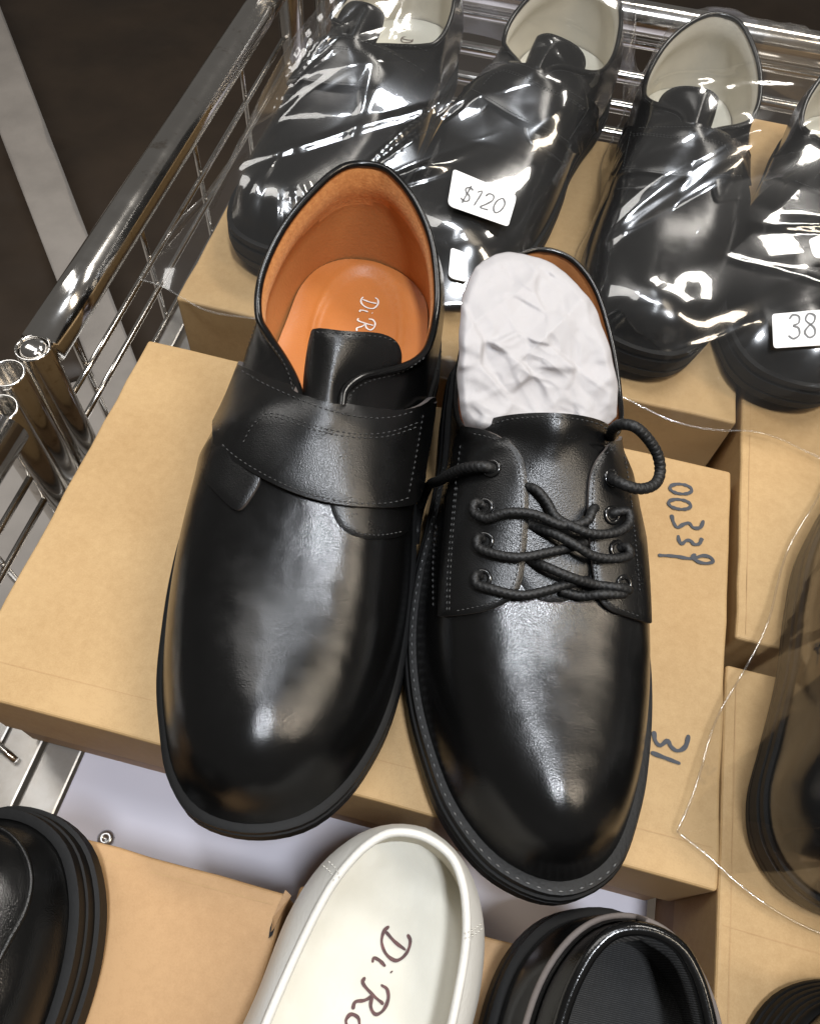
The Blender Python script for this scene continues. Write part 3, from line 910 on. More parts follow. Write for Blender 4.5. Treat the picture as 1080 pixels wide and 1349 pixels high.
# ------------------------------------------------------------------ the strap shoe (front left)
def local_px(H, T):
    H = np.array(H); T = np.array(T); ax = (T - H) / np.linalg.norm(T - H); ay = np.array([-ax[1], ax[0]])
    def f(px, py, z):
        q = unp(px, py, z)[:2] - H; return (float(q @ ax), float(q @ ay), z)
    return f
p1 = local_px((.103, .272), (.146, -.027))
S1 = Shoe('strap_shoe', (.103, .272), (.146, -.027),
    right=[(.302, 0), (.297, .020), (.285, .033), (.266, .043), (.247, .0485), (.220, .0515), (.195, .052), (.163, .0505), (.138, .0480), (.10, .0495), (.06, .0540), (.03, .0505), (.012, .038), (.002, .020), (0, .005)],
    left=[(.302, 0), (.298, -.020), (.286, -.032), (.266, -.041), (.248, -.047), (.225, -.051), (.2, -.0535), (.172, -.0535), (.14, -.048), (.1, -.039), (.06, -.034), (.03, -.030), (.012, -.021), (.002, -.007), (0, .005)],
    ridge=[(.160, .006, .0890), (.172, .005, .0825), (.195, .002, .0710), (.22, .0, .0635), (.248, .0, .0605), (.276, .0, .0565)],
    topR=[p1(447, 556, .0890), p1(449, 535, .0895), p1(455, 515, .0900), p1(467, 502, .0900), p1(490, 494, .0880), p1(530, 484, .0825), p1(558, 467, .0775), (.082, .0495, .0745), (.065, .0490, .0775), (.037, .0425, .0850), (.015, .029, .0920), (.0045, .017, .0945), (.003, .007, .0945)],
    topL=[p1(398, 545, .0880), p1(395, 522, .0860), p1(387, 497, .0820), p1(372, 470, .0765), p1(355, 444, .0720), (.088, -.0315, .0705), (.070, -.0335, .0760), (.043, -.0265, .0850), (.019, -.0130, .0920), (.007, -.003, .0945), (.003, .007, .0945)],
    kbx=.168, bulge=.0045, cap=lambda x: (.010, .089 + max(0, .158 - x) * .42))
tag(S1.root, 'black leather strap shoe with open tan lining on the numbered box', 'shoe')
S1.build_upper(M['leather'])
S1.build_rim(.0018, M['patent'], .0003)
S1.build_lining(M['tan_lining'], zin=.0345, mat2=M['suede'])
ins1 = S1.build_insole(M['tan_insole'], z=.0365, xmax=.165, inner=.0040, oval_=(.058, .010, .045, .0215))
so1 = S1.build_sole(M['rubber'], [(-.0008, .0235), (.0012, .0225), (.0014, .0190), (-.0004, .0183), (-.0004, .0165), (.0016, .0158), (.0020, .0090), (.0008, .0080), (.0008, .0068), (.0014, .0060), (.0002, .0)])
lettering('lettering', 'Di Ron', (.0330, .0095, .0300), (1, 0, 0), (0, 1, 0), .0090, .0008, M['silver_print'], ins1, (0, 0, 1), proj=on_surface(ins1), xs=1.1)
tg1 = S1.patch('tongue', [(392, 545), (392, 500), (398, 455), (404, 432), (404, 432), (418, 429), (470, 435), (505, 437), (526, 445), (536, 462), (533, 490), (520, 520), (505, 560), (440, 572)], -.0012, .0024, M['leather_matte'], edge=.0012, erad=5)
# quarter ends showing below the strap
q1 = S1.patch('quarter_tab', [(284, 590), (274, 632), (276, 637), (300, 664), (312, 674), (320, 672), (333, 655), (346, 632), (346, 600), (310, 580)], .0024, .0026, M['leather_matte'], edge=.0005, edge_mat=M['edge'])
q2 = S1.patch('quarter_tab', [(430, 640), (436, 672), (446, 694), (468, 708), (500, 712), (532, 706), (540, 690), (545, 640), (500, 630)], .0014, .0020, M['leather_matte'], edge=.0007)
strap_poly = [(303, 472), (303, 472), (325, 487), (360, 506), (400, 523), (440, 537), (480, 545), (515, 545), (545, 535), (560, 520), (566, 528), (562, 556), (553, 600), (545, 645), (536, 664), (520, 669), (490, 671), (450, 668), (410, 659), (370, 644), (330, 622), (300, 603), (286, 588), (284, 560), (288, 520), (294, 485)]
st1 = S1.patch('strap', strap_poly, .0052, .0030, M['leather_matte'], edge=.0006, edge_mat=M['edge'], erad=4, soft=14, prof=lambda x, y: -.0026 * float(smooth01(370, 292, x)))
S1.stitch([[(310, 483), (345, 505), (400, 529), (440, 543), (480, 551), (515, 551), (545, 542)],
           [(540, 655), (520, 662), (490, 664), (450, 661), (410, 652), (370, 637), (330, 615), (304, 597), (292, 584)],
           [(320, 585), (332, 560), (345, 549), (360, 547), (400, 562), (440, 573), (480, 578), (515, 575), (550, 562)],
           [(347, 546), (362, 543), (400, 557), (440, 568), (480, 573), (515, 570), (552, 556)],
           [(557, 545), (546, 610), (538, 650)]], M['thread_grey'], st1, pitch=7.5)
S1.stitch([[(408, 437), (450, 440), (500, 443), (522, 450), (531, 464)]], M['thread'], tg1, pitch=7)
S1.stitch([[(446, 690), (470, 703), (500, 706), (530, 700)]], M['thread_grey'], q2, pitch=6)
S1.stitch([[(345, 440), (365, 462), (382, 492), (386, 515)], [(340, 425), (320, 440), (326, 452)], [(560, 470), (530, 492), (490, 500), (466, 512), (458, 530)], [(575, 490), (585, 470), (578, 455)]], M['thread'], S1.upper, pitch=6.5)

# ------------------------------------------------------------------ the lace shoe (front right)
S2 = Shoe('lace_shoe', (.205, .252), (.266, -.022),
    right=[(.280, -.003), (.271, .018), (.246, .033), (.221, .041), (.195, .0455), (.167, .0465), (.144, .0450), (.11, .0380), (.08, .0345), (.05, .0335), (.025, .0290), (.008, .0165), (0, -.002)],
    left=[(.280, -.003), (.272, -.026), (.252, -.043), (.229, -.052), (.205, -.058), (.178, -.060), (.149, -.0570), (.121, -.0510), (.088, -.0455), (.05, -.0425), (.025, -.0380), (.008, -.0235), (0, -.002)],
    ridge=[(.128, -.008, .0985), (.150, -.008, .0850), (.175, -.009, .0720), (.205, -.009, .0640), (.230, -.008, .0600), (.255, -.005, .0560)],
    topR=[(.121, .006, .0935), (.116, .015, .0870), (.108, .023, .0790), (.096, .0285, .0735), (.080, .0305, .0715), (.051, .0290, .0755), (.022, .0210, .0825), (.0095, .010, .0860), (.006, -.001, .0870)],
    topL=[(.122, -.022, .0930), (.118, -.031, .0860), (.110, -.0385, .0780), (.098, -.0425, .0730), (.074, -.0420, .0710), (.040, -.0345, .0800), (.016, -.0190, .0860), (.0085, -.010, .0868), (.006, -.001, .0870)],
    kbx=.135, inset=.0034, e_front=.80, cap=lambda x: (-.007, .0985 + max(0, .13 - x) * .55))
tag(S2.root, 'black leather lace-up shoe stuffed with white paper on the numbered box', 'shoe')
S2.build_upper(M['leather'])
S2.build_rim(.0013, M['patent'], .0003, t0=.17)
S2.build_lining(M['tan_lining'], pad=.0025)
S2.build_insole(M['tan_insole'], z=.031, xmax=.15)
so2 = S2.build_sole(M['rubber'], [(-.0012, .0195), (.0004, .0190), (.0010, .0172), (-.0006, .0166), (-.0006, .0155), (.0010, .0148), (.0012, .0060), (.0, .0)])
wl2 = S2.build_sole(M['welt'], [(-.0026, .0245), (-.0010, .0240), (-.0006, .0228), (-.0006, .0192)], name='welt', parent=so2)
P = S2.inset(.0021); zz = np.array([.0243 + spring(x, S2.L) for x in P[:, 0]])
lp = np.column_stack([P, zz]); ok = np.concatenate([lp[95:][lp[95:, 0] > .03], lp[:7]])
S2.stitch_local(ok, M['thread_pale'], wl2, pitch=.0040, ln=.0030, wd=.00042)
tg2 = S2.patch('tongue', [(640, 640), (632, 585), (628, 562), (634, 556), (634, 556), (655, 548), (700, 543), (750, 544), (790, 552), (806, 562), (808, 575), (800, 640), (790, 720), (775, 780), (740, 800), (690, 790), (660, 720)], .0008, .0022, M['leather_matte'], edge=.0010, erad=5, soft=12)
fl_l = [(612, 563), (612, 563), (640, 566), (668, 578), (687, 597), (694, 625), (696, 665), (694, 705), (689, 755), (683, 780), (668, 795), (640, 806), (610, 811), (582, 813), (582, 813), (583, 780), (587, 730), (592, 680), (598, 620), (604, 580)]
fl_r = [(814, 574), (814, 574), (796, 588), (780, 608), (772, 632), (771, 670), (774, 720), (779, 765), (786, 792), (800, 806), (824, 814), (850, 822), (850, 822), (849, 790), (846, 740), (841, 690), (834, 630), (826, 585)]
F1 = S2.patch('facing', fl_l, .0030, .0022, M['leather_matte'], edge=.0008, edge_mat=M['edge'])
F2 = S2.patch('facing', fl_r, .0034, .0022, M['leather_matte'], edge=.0008, edge_mat=M['edge'])
S2.stitch([[(622, 571), (650, 577), (674, 592), (684, 615), (687, 650), (686, 705), (681, 755), (674, 776), (650, 795), (600, 805)]], M['thread'], F1, pitch=6.5)
S2.stitch([[(607, 585), (600, 640), (594, 700), (589, 760), (589, 806)], [(602, 640), (597, 700), (593, 760), (592, 806)]], M['thread_grey'], F1, pitch=8)
S2.stitch([[(812, 586), (795, 600), (784, 618), (780, 640), (780, 690), (784, 745), (790, 780), (802, 797), (842, 812)], [(822, 600), (830, 650), (836, 710), (842, 780)]], M['thread'], F2, pitch=6.5)
S2.stitch([[(640, 563), (660, 554), (700, 549), (750, 550), (790, 558), (800, 566)]], M['thread'], tg2, pitch=6.5)
S2.stitch([[(575, 690), (570, 740), (571, 800)]], M['thread'], S2.upper, pitch=8)
bv2 = S2.bvh()
eyesL = [(648, 617), (638, 668), (638, 713), (635, 762)]
eyesR = [(805, 630), (806, 679), (813, 724), (822, 770)]
def eyelet(px, py):
    p, n = S2.hit(px, py, bv2)
    q = n.to_track_quat('Z', 'Y')
    V = []; F = []; R0, r0 = .0029, .0010; A, Bn = 20, 8
    for i in range(A):
        a = 2 * PI * i / A
        for k in range(Bn):
            b = 2 * PI * k / Bn
            v = Vector(((R0 + r0 * math.cos(b)) * math.cos(a), (R0 + r0 * math.cos(b)) * math.sin(a), r0 * .7 * math.sin(b)))
            V.append(S2.Mi @ (p + q @ v + n * .0002))
    for i in range(A):
        for k in range(Bn): F.append((i * Bn + k, ((i + 1) % A) * Bn + k, ((i + 1) % A) * Bn + (k + 1) % Bn, i * Bn + (k + 1) % Bn))
    return mesh('eyelet', V, F, M['eyelet'], S2.root)
for e in eyesL + eyesR: eyelet(*e)
def lace(pts, r=.0023):
    Q = []
    for (x, y, h) in pts:
        p, n = S2.hit(x, y, bv2); Q.append(S2.Mi @ (p + n * h))
    P = resample(catmull([tuple(q) for q in Q], 160), .0003)
    V, F = tube_geo(P, r, 18, braid=.075, pitch=.0022)
    return mesh('shoelace', V, F, M['lace'], S2.root)
r_ = .0017
lace([(650, 617, -.002), (642, 618, .0028), (620, 622, .0040), (592, 634, .0035), (570, 650, .0035), (556, 672, .0045), (549, 700, .004), (547, 715, .003)], .0021)
# free end on the right: out of the top eyelet, loops back behind the tongue
def lace_world(pts, r=.0021):
    Q = [S2.Mi @ Vector(unp(x, y, z)) for x, y, z in pts]
    P = resample(catmull([tuple(q) for q in Q], 160), .0003)
    V, F = tube_geo(P, r, 18, braid=.075, pitch=.0022)
    return mesh('shoelace', V, F, M['lace'], S2.root)
pe, ne = S2.hit(805, 630, bv2); z0 = pe.z
lace_world([(803, 629, z0 - .003), (807, 631, z0 + .0025), (820, 638, z0 + .0045), (842, 644, z0 + .0035), (862, 638, z0 + .002), (869, 622, z0 + .002), (866, 600, z0 + .006), (852, 577, z0 + .011), (835, 562, z0 + .014), (818, 559, z0 + .012), (808, 565, z0 + .006), (804, 575, z0 - .002)])
lace([(640, 668, -.003), (630, 664, .0024), (628, 676, .0028), (642, 685, .0034), (670, 677, .0045), (700, 679, .0065), (735, 693, .0070), (765, 688, .006), (780, 672, .002), (790, 668, -.003)], r_)
lace([(678, 630, -.0045), (690, 637, -.003), (705, 646, .0028), (718, 662, .0034), (728, 682, .0050), (748, 696, .0078), (780, 704, .0060), (806, 702, .0042), (820, 690, .0036), (819, 676, .0030), (808, 676, .0005), (804, 682, -.003)], r_)
lace([(640, 713, -.003), (632, 709, .0022), (632, 721, .0028), (650, 730, .0036), (680, 735, .0046), (715, 729, .0055), (745, 722, .0040), (770, 716, .0010)], r_)
lace([(680, 676, -.0045), (696, 690, -.001), (725, 704, .0055), (750, 720, .0082), (780, 733, .0058), (806, 737, .0042), (821, 731, .0034), (820, 721, .0020), (812, 724, -.003)], r_)
lace([(637, 762, -.003), (629, 758, .0022), (629, 769, .0028), (648, 777, .0036), (680, 781, .0044), (715, 778, .0052), (745, 770, .0040), (772, 764, .0010)], r_)
lace([(676, 722, -.0045), (694, 736, -.0005), (715, 748, .0062), (745, 762, .0072), (780, 772, .0056), (806, 775, .0042), (822, 778, .0026), (823, 770, -.003)], r_)
lace([(735, 778, .0026), (760, 783, .0038), (790, 782, .0044), (815, 783, .0030), (823, 776, -.002)], r_)

# crumpled tissue in the lace shoe
def tissue():
    poly = [(609, 556), (603, 525), (603, 480), (605, 420), (613, 374), (630, 344), (660, 331), (700, 336), (738, 352), (768, 380), (793, 425), (808, 475), (815, 525), (812, 556), (760, 572), (690, 572), (640, 568)]
    B = resample(chaikin(poly, 1), 4, True)
    B = B + np.stack([1.4 * np.sin(np.arange(len(B)) * .37) * np.sin(np.arange(len(B)) * .11), 1.8 * np.cos(np.arange(len(B)) * .29) * np.sin(np.arange(len(B)) * .09)], 1); n = len(B); c = B.mean(0)
    rows = 80; V = []; F = []
    from mathutils import noise as mn
    tr = random.Random(21)
    SD = np.array([(tr.uniform(590, 830), tr.uniform(320, 600), tr.gauss(0, 1), tr.gauss(0, 1), tr.gauss(0, .6)) for _ in range(64)])
    def zc(x, y):
        return .094 + .008 * math.exp(-((x - 690) / 150) ** 2 - ((y - 420) / 150) ** 2) + .003 * float(smooth01(700, 610, x)) - .013 * float(smooth01(420, 572, y))
    def facet(x, y, ang, sx):
        u = (SD[:, 0] - x) * math.cos(ang) + (SD[:, 1] - y) * math.sin(ang); v = (-(SD[:, 0] - x) * math.sin(ang) + (SD[:, 1] - y) * math.cos(ang)) * sx
        dd = np.sqrt(u * u + v * v); o_ = np.argsort(dd)[:4]
        w_ = np.exp(-(dd[o_] - dd[o_[0]]) / 2.4); w_ /= w_.sum()
        return float(sum(w * (SD[q, 2] * (x - SD[q, 0]) * 4e-5 + SD[q, 3] * (y - SD[q, 1]) * 4e-5 + SD[q, 4] * .0007) for q, w in zip(o_, w_)))
    def ridge_(x, y, f, o):
        q = mn.noise(Vector((x * f, y * f, o))); return 1 - min(1, abs(q) * 2.6)
    for i in range(n):
        for k in range(rows + 1):
            q = 1 - k / rows
            p = c + (B[i] - c) * q
            x, y = p
            h = zc(x, y) - .004 * max(0, q - .9) ** 2 / .1 ** 2
            h += facet(x, y, .7, 1.7) + .0024 * ridge_(x + .6 * y, y, .010, 1) + .0006 * ridge_(x - .5 * y, y, .03, 5) + .0003 * ridge_(x, y + .4 * x, .04, 7)
            V.append(tuple(unp(x, y, h)))
    for i in range(n):
        j = (i + 1) % n
        for k in range(rows): F.append((i * (rows + 1) + k, j * (rows + 1) + k, j * (rows + 1) + k + 1, i * (rows + 1) + k + 1))
    # skirt going down into the shoe
    o = len(V)
    for i in range(n):
        x, y, z = V[i * (rows + 1)]; cx, cy, _ = V[rows]
        V.append((x + (cx - x) * .4, y + (cy - y) * .4, .045))
    for i in range(n):
        j = (i + 1) % n; F.append((i * (rows + 1), o + i, o + j, j * (rows + 1)))
    ob = mesh('tissue_paper', V, F, M['tissue']); fix_normals(ob)
    tag(ob, 'crumpled white tissue paper stuffed in the lace-up shoe', 'paper')
tissue()

# ------------------------------------------------------------------ bagged pairs: copies of the strap shoe with cream lining
def relining(o, mats):
    for ch in o.children:
        base = ch.name.split('.')[0]
        if base in mats and ch.type == 'MESH':
            for sl in ch.material_slots:
                sl.link = 'OBJECT'; sl.material = M[mats[base]]
        relining(ch, mats)
def shoe_copy(src, H, T, sc, mirror, label, mats, z=0.0, group=None):
    c = copy_tree(src)
    H = np.array(H); T = np.array(T)
    c.location = (H[0], H[1], z); c.rotation_euler = (0, 0, math.atan2(T[1] - H[1], T[0] - H[0]))
    c.scale = (sc, -sc if mirror else sc, sc)
    c['label'] = label
    if group: c['group'] = group
    relining(c, mats); return c
CM = {'lining': 'cream_lining', 'insole': 'white_insole', 'upper': 'patent', 'strap': 'patent', 'quarter_tab': 'patent', 'tongue': 'patent', 'lettering': 'brown_print'}
GB = 'black shoes in clear bags'
A1 = shoe_copy(S1.root, (.098, .526), (.047, .266), .86, True, 'black strap shoe in a clear bag, alongside the chrome side rail', CM, group=GB)
A2 = shoe_copy(S1.root, (.190, .534), (.150, .278), .86, False, 'black cream-lined strap shoe in a clear bag, under the sticker with a dollar price', CM, group=GB)
B1 = shoe_copy(S1.root, (.293, .508), (.268, .250), .84, True, 'black cream-lined strap shoe in a clear bag, behind the paper-stuffed lace-up shoe', CM, group=GB)
B2 = shoe_copy(S1.root, (.378, .508), (.350, .248), .84, False, 'black cream-lined strap shoe in a clear bag, under the sticker reading 38', CM, group=GB)
C1 = shoe_copy(S1.root, (.357, .005), (.440, .242), .84, True, 'single black shoe in a clear bag beside the handwritten 31', {'lining': 'leather_matte', 'insole': 'leather_matte', 'upper': 'patent', 'strap': 'patent', 'tongue': 'patent'}, group=GB)
bpy.context.view_layer.update()

def tree_bvh(roots):
    V = []; F = []
    def rec(o):
        if o.type == 'MESH' and o.name.split('.')[0] != 'stitching':
            b = len(V); mw = o.matrix_world
            V.extend(mw @ v.co for v in o.data.vertices)
            F.extend(tuple(i + b for i in p.vertices) for p in o.data.polygons)
        for ch in o.children: rec(ch)
    for r in roots: rec(r)
    return BVHTree.FromPolygons(V, F)
def bag(label, roots, center, ang, hx, hy, seed, fold=.9, n_cr=13, n_fan=6, rad=.03, step=.0016, flat=(), edge_z=.003, taut=420):
    """thin film stretched over the shoes: a membrane relaxed onto them, then creased"""
    r = np.random.default_rng(seed); bv = tree_bvh(roots)
    nx = int(2 * hx / step); ny = int(2 * hy / step)
    U = np.linspace(-hx, hx, nx + 1); W = np.linspace(-hy, hy, ny + 1)
    UU, WW = np.meshgrid(U, W)
    # rounded, wavy footprint
    ca, sa = math.cos(ang), math.sin(ang)
    wob = 1 + .025 * np.sin(WW * 60 + seed) ; wob2 = 1 + .02 * np.sin(UU * 70 + 2 * seed)
    X = center[0] + ca * UU * wob - sa * WW * wob2; Y = center[1] + sa * UU * wob + ca * WW * wob2
    O = np.full(X.shape, edge_z * .3)
    dn = Vector((0, 0, -1))
    for j in range(0, ny + 1):
        for i in range(0, nx + 1):
            h = bv.ray_cast(Vector((X[j, i], Y[j, i], .3)), dn)
            if h[0] is not None: O[j, i] = h[0].z + .003
    Zb = edge_z + .002 * np.sin(UU * 90 + seed) * np.sin(WW * 80)
    def solve(Z, O, Zb, it):
        for _ in range(it):
            A = Z.copy()
            A[1:-1, 1:-1] = .25 * (Z[2:, 1:-1] + Z[:-2, 1:-1] + Z[1:-1, 2:] + Z[1:-1, :-2])
            Z = np.maximum(A, O)
            E = np.maximum(Zb, O); Z[0] = E[0]; Z[-1] = E[-1]; Z[:, 0] = E[:, 0]; Z[:, -1] = E[:, -1]
        return Z
    k = 4; Oc = O.copy()
    for dj in (-5, -2, 0, 2, 5):
        for di in (-5, -2, 0, 2, 5): Oc = np.maximum(Oc, np.roll(np.roll(O, dj, 0), di, 1))
    Zc = solve(Oc[::k, ::k], Oc[::k, ::k], Zb[::k, ::k], taut)
    jj = np.arange(ny + 1) / k; ii = np.arange(nx + 1) / k
    j0 = np.minimum(jj.astype(int), Zc.shape[0] - 2); i0 = np.minimum(ii.astype(int), Zc.shape[1] - 2); fj = np.clip(jj - j0, 0, 1)[:, None]; fi = np.clip(ii - i0, 0, 1)[None, :]
    Zi = (Zc[j0][:, i0] * (1 - fi) + Zc[j0][:, i0 + 1] * fi) * (1 - fj) + (Zc[j0 + 1][:, i0] * (1 - fi) + Zc[j0 + 1][:, i0 + 1] * fi) * fj
    Z = solve(np.maximum(Zi, O), O, Zb, 25)
    Wr = np.zeros_like(Z)
    lx, ly = UU, WW
    for k in range(n_fan):
        # folds fanning out from one pinched point
        f0 = r.uniform(-.8 * hx, .8 * hx); g0 = r.uniform(-.8 * hy, .8 * hy)
        th0 = r.normal(fold, .6) + (PI if r.random() < .35 else 0); spread = r.uniform(.35, .8); rm = r.uniform(.06, .15)
        dx, dy = lx - f0, ly - g0; rr = np.hypot(dx, dy) + 1e-6
        t = (np.arctan2(dy, dx) - th0 + PI) % (2 * PI) - PI
        nf = r.integers(3, 7); br = np.sort(r.uniform(-spread, spread, nf * 2 + 1)); hv = np.array([(.2 + .8 * r.random()) * (q % 2) for q in range(nf * 2 + 1)]); hv[0] = hv[-1] = 0
        prof = np.interp(t, br, hv, left=0, right=0)
        Wr += r.uniform(.05, .11) * np.minimum(rr, .06) * prof * np.clip((rm - rr) / (.5 * rm), 0, 1)
    for k in range(n_cr):
        a = r.normal(fold, .4) if r.random() < .75 else r.uniform(0, PI)
        x0 = r.uniform(-hx, hx); y0 = r.uniform(-hy, hy)
        ln = r.uniform(.06, .16); wd = r.uniform(.012, .034); am = wd * r.uniform(.10, .24)
        dx, dy = lx - x0, ly - y0
        u = dx * math.cos(a) + dy * math.sin(a); v = -dx * math.sin(a) + dy * math.cos(a) + .06 * u * u / ln * r.uniform(-1, 1)
        wl = np.maximum(wd * (1 + .7 * u / ln), .002); asy = r.uniform(.3, 2.6)
        prof = np.where(v > 0, np.maximum(0, 1 - v / wl), np.maximum(0, 1 + v / (wl * asy)))
        Wr += am * prof * np.clip((1 - np.abs(u) / ln) * 2.5, 0, 1)
    for k in range(12):
        a = r.normal(fold, .35) if r.random() < .7 else r.uniform(0, PI)
        x0 = r.uniform(-hx, hx); y0 = r.uniform(-hy, hy); ln = r.uniform(.03, .13); wd = r.uniform(.0022, .0045); am = wd * r.uniform(.15, .35)
        dx, dy = lx - x0, ly - y0
        u = dx * math.cos(a) + dy * math.sin(a); v = -dx * math.sin(a) + dy * math.cos(a) + .05 * u * u / ln * r.uniform(-1, 1)
        Wr += am * np.maximum(0, 1 - np.abs(v) / wd) * np.clip((1 - np.abs(u) / ln) * 3, 0, 1)
    edge_f = np.minimum(np.minimum(UU + hx, hx - UU), np.minimum(WW + hy, hy - WW))
    Wr *= np.clip(edge_f / .014, .45, 1)
    for (fx, fy, fr) in flat: Wr *= 1 - np.exp(-(((X - fx) ** 2 + (Y - fy) ** 2) / fr ** 2) ** 2)
    Z = Z + Wr
    V = np.stack([X.ravel(), Y.ravel(), Z.ravel()], 1)
    F = [(j * (nx + 1) + i, j * (nx + 1) + i + 1, (j + 1) * (nx + 1) + i + 1, (j + 1) * (nx + 1) + i) for j in range(ny) for i in range(nx)]
    t = tag(empty('plastic_bag', (center[0], center[1], 0)), label, 'bag', 'clear plastic bags')
    V[:, 0] -= center[0]; V[:, 1] -= center[1]
    o = mesh('film', V, F, M['film'], t)
    G = V.reshape(ny + 1, nx + 1, 3)
    for nm, line in (('side_seam', G[:, 0]), ('side_seam', G[:, -1]), ('bottom_seam', G[0])):
        q = line[::9] + np.array([0, 0, .0006])
        VV, FF = tube_geo(catmull(q, len(q) * 6), .0006, 8); mesh(nm, VV, FF, M['film'], t)
    VW = [Vector((x + center[0], y + center[1], z)) for x, y, z in V]
    return t, BVHTree.FromPolygons(VW, F)
def fpt(px, py, z): q = unp(px, py, z); return (q[0], q[1])
bagA, bvA = bag('clear crinkled plastic bag alongside the chrome side rail, with a dollar price sticker', (A1, A2), (.118, .400), -.12, .120, .170, 3,
    flat=[(*fpt(634, 260, .05), .024)], fold=1.0)
bagB, bvB = bag('clear crinkled plastic bag behind the lace-up shoe, with a sticker reading 38', (B1, B2), (.345, .392), -.06, .112, .160, 5,
    flat=[(*fpt(1055, 433, .05), .024)], fold=.75)
bagC, bvC = bag('clear plastic bag over one shoe, its corner lying on the numbered box', (C1,), (.4275, .1445), -.33, .0705, .161, 8, fold=.9, n_cr=26, n_fan=9)

def sticker(parent, bv, corners, text, torg, h, origin, wd=.0009):
    """rounded sticker lying on the film; corners in photo pixels: TL, TR, BR, BL"""
    P3 = []
    cx = sum(c[0] for c in corners) / 4; cy = sum(c[1] for c in corners) / 4
    o, d = pix_ray(cx, cy); hc = bv.ray_cast(o, d)
    pc, nc = hc[0], hc[1]
    if nc.z < 0: nc = -nc
    # plane through the centre, average surface tilt
    pts = []
    for a in np.linspace(0, 2 * PI, 12, endpoint=False):
        o2, d2 = pix_ray(cx + 28 * math.cos(a), cy + 22 * math.sin(a)); q = bv.ray_cast(o2, d2)
        if q[0] is not None and (q[0] - pc).length < .03: pts.append(np.array(q[0]))
    pts = np.array(pts + [np.array(pc)]); c0 = pts.mean(0)
    u_, s_, vt = np.linalg.svd(pts - c0); nn = vt[2] * (1 if vt[2][2] > 0 else -1)
    c0 = c0 + nn * .0035
    def on(px, py):
        o, d = pix_ray(px, py); o = np.array(o); d = np.array(d)
        return o + d * ((c0 - o) @ nn) / (d @ nn)
    B = resample(chaikin([p for c in corners for p in (c,)] , 0), 2.0, True)
    B = chaikin(resample(np.array(corners, float), 9, True), 2)
    pl = [on(*q) for q in B]; n = len(pl)
    V = [p + nn * .0003 for p in pl] + [p for p in pl]
    F = [tuple(range(n)), tuple(range(2 * n - 1, n - 1, -1))] + [(i, (i + 1) % n, n + (i + 1) % n, n + i) for i in range(n)]
    of = np.array(origin)
    ob = mesh('price_sticker', [v - of for v in V], F, M['sticker'], parent, smooth=False); fix_normals(ob)
    if text:
        a = on(*torg[0]); b = on(*torg[1]); dx = (b - a) / np.linalg.norm(b - a); dy = np.cross(nn, dx)
        lettering('printed_text', text, a - of + nn * .0006, dx, dy, h, wd, M['grey_print'], ob, nn)
    return ob
sticker(bagA, bvA, [(597, 223), (681, 258), (669, 299), (589, 271)], '$120', ((605, 265), (664, 285)), .0118, (.118, .400, 0))
sticker(bagA, bvA, [(594, 326), (616, 334), (616, 372), (590, 366)], None, None, 0, (.118, .400, 0))
sticker(bagB, bvB, [(1016, 414), (1096, 407), (1100, 454), (1018, 459)], '38', ((1038, 447), (1090, 443)), .0135, (.345, .392, 0))
sticker(bagB, bvB, [(1064, 316), (1112, 296), (1118, 342), (1070, 340)], None, None, 0, (.345, .392, 0))

# ------------------------------------------------------------------ shoes along the front of the rack
def generic(name, H, T, L, wb, wh, label, cfg):
    right = [(L, 0), (.985 * L, .36 * wb), (.94 * L, .64 * wb), (.87 * L, .85 * wb), (.78 * L, .97 * wb), (.68 * L, wb), (.55 * L, .94 * wb), (.42 * L, .86 * wb), (.28 * L, wh * 1.01), (.16 * L, wh), (.08 * L, .84 * wh), (.025 * L, .52 * wh), (0, 0)]
    left = [(x, -y) for x, y in right]
    zt, zs, th = cfg['heel_z'], cfg['side_z'], cfg['throat']
    tw = cfg['topw']
    top = [(th + .02 * L, .18 * wb, cfg['throat_z']), (th - .02 * L, .42 * tw, cfg['throat_z'] - .003), (th - .08 * L, .78 * tw, zs + .004), (th - .18 * L, tw, zs), (.20 * L, .98 * tw, zs + .15 * (zt - zs)), (.10 * L, .80 * tw, zs + .6 * (zt - zs)), (.045 * L, .46 * tw, zt - .001), (.028 * L, 0, zt)]
    th2 = th + .03 * L
    rz = cfg['throat_z'] + .001
    ridge = [(th2, 0, rz), (th2 + .1 * L, 0, rz * .86), (th2 + .2 * L, 0, rz * .74), (.87 * L, 0, cfg.get('toe_z', .046))]
    T = np.array(H) + (np.array(T) - np.array(H)) / np.linalg.norm(np.array(T) - np.array(H)) * L
    S = Shoe(name, H, T, right, left, ridge, top, [(x, -y, z) for x, y, z in top], kbx=th2 + .02 * L, cap=lambda x: (0, rz), inset=cfg.get('inset', .003), wall=cfg.get('wall', 62))
    tag(S.root, label, 'shoe'); return S
# white slip-on, heel towards the numbered box
W1 = generic('slip_on_shoe', (.2100, -.0095), (.180, -.27), .262, .047, .0365, 'white leather slip-on shoe with printed white insole between the boxes',
             dict(heel_z=.058, side_z=.048, throat=.165, throat_z=.062, topw=.0270, inset=.0010, wall=64))
W1.build_upper(M['white_leather']); W1.build_rim(.0015, M['white_leather'], -.0003, name='padded_collar')
W1.build_lining(M['cream_lining'], zin=.022, pad=.001, inner=.006)
wi = W1.build_insole(M['white_insole'], z=.0235, xmax=.2, inner=.002)
W1.build_sole(M['white_leather'], [(-.0018, .0225), (-.0006, .0215), (.0, .018), (.0, .003), (-.001, .0)])
def to_local(S, px, py, z):
    # z in world units on the shoe's own level
    return np.array(S.Mi @ Vector(unp(px, py, z)))
a = to_local(W1, 508, 1222, .0236); b = to_local(W1, 462, 1330, .0236); dx = (b - a) / np.linalg.norm(b - a); dx[2] = 0
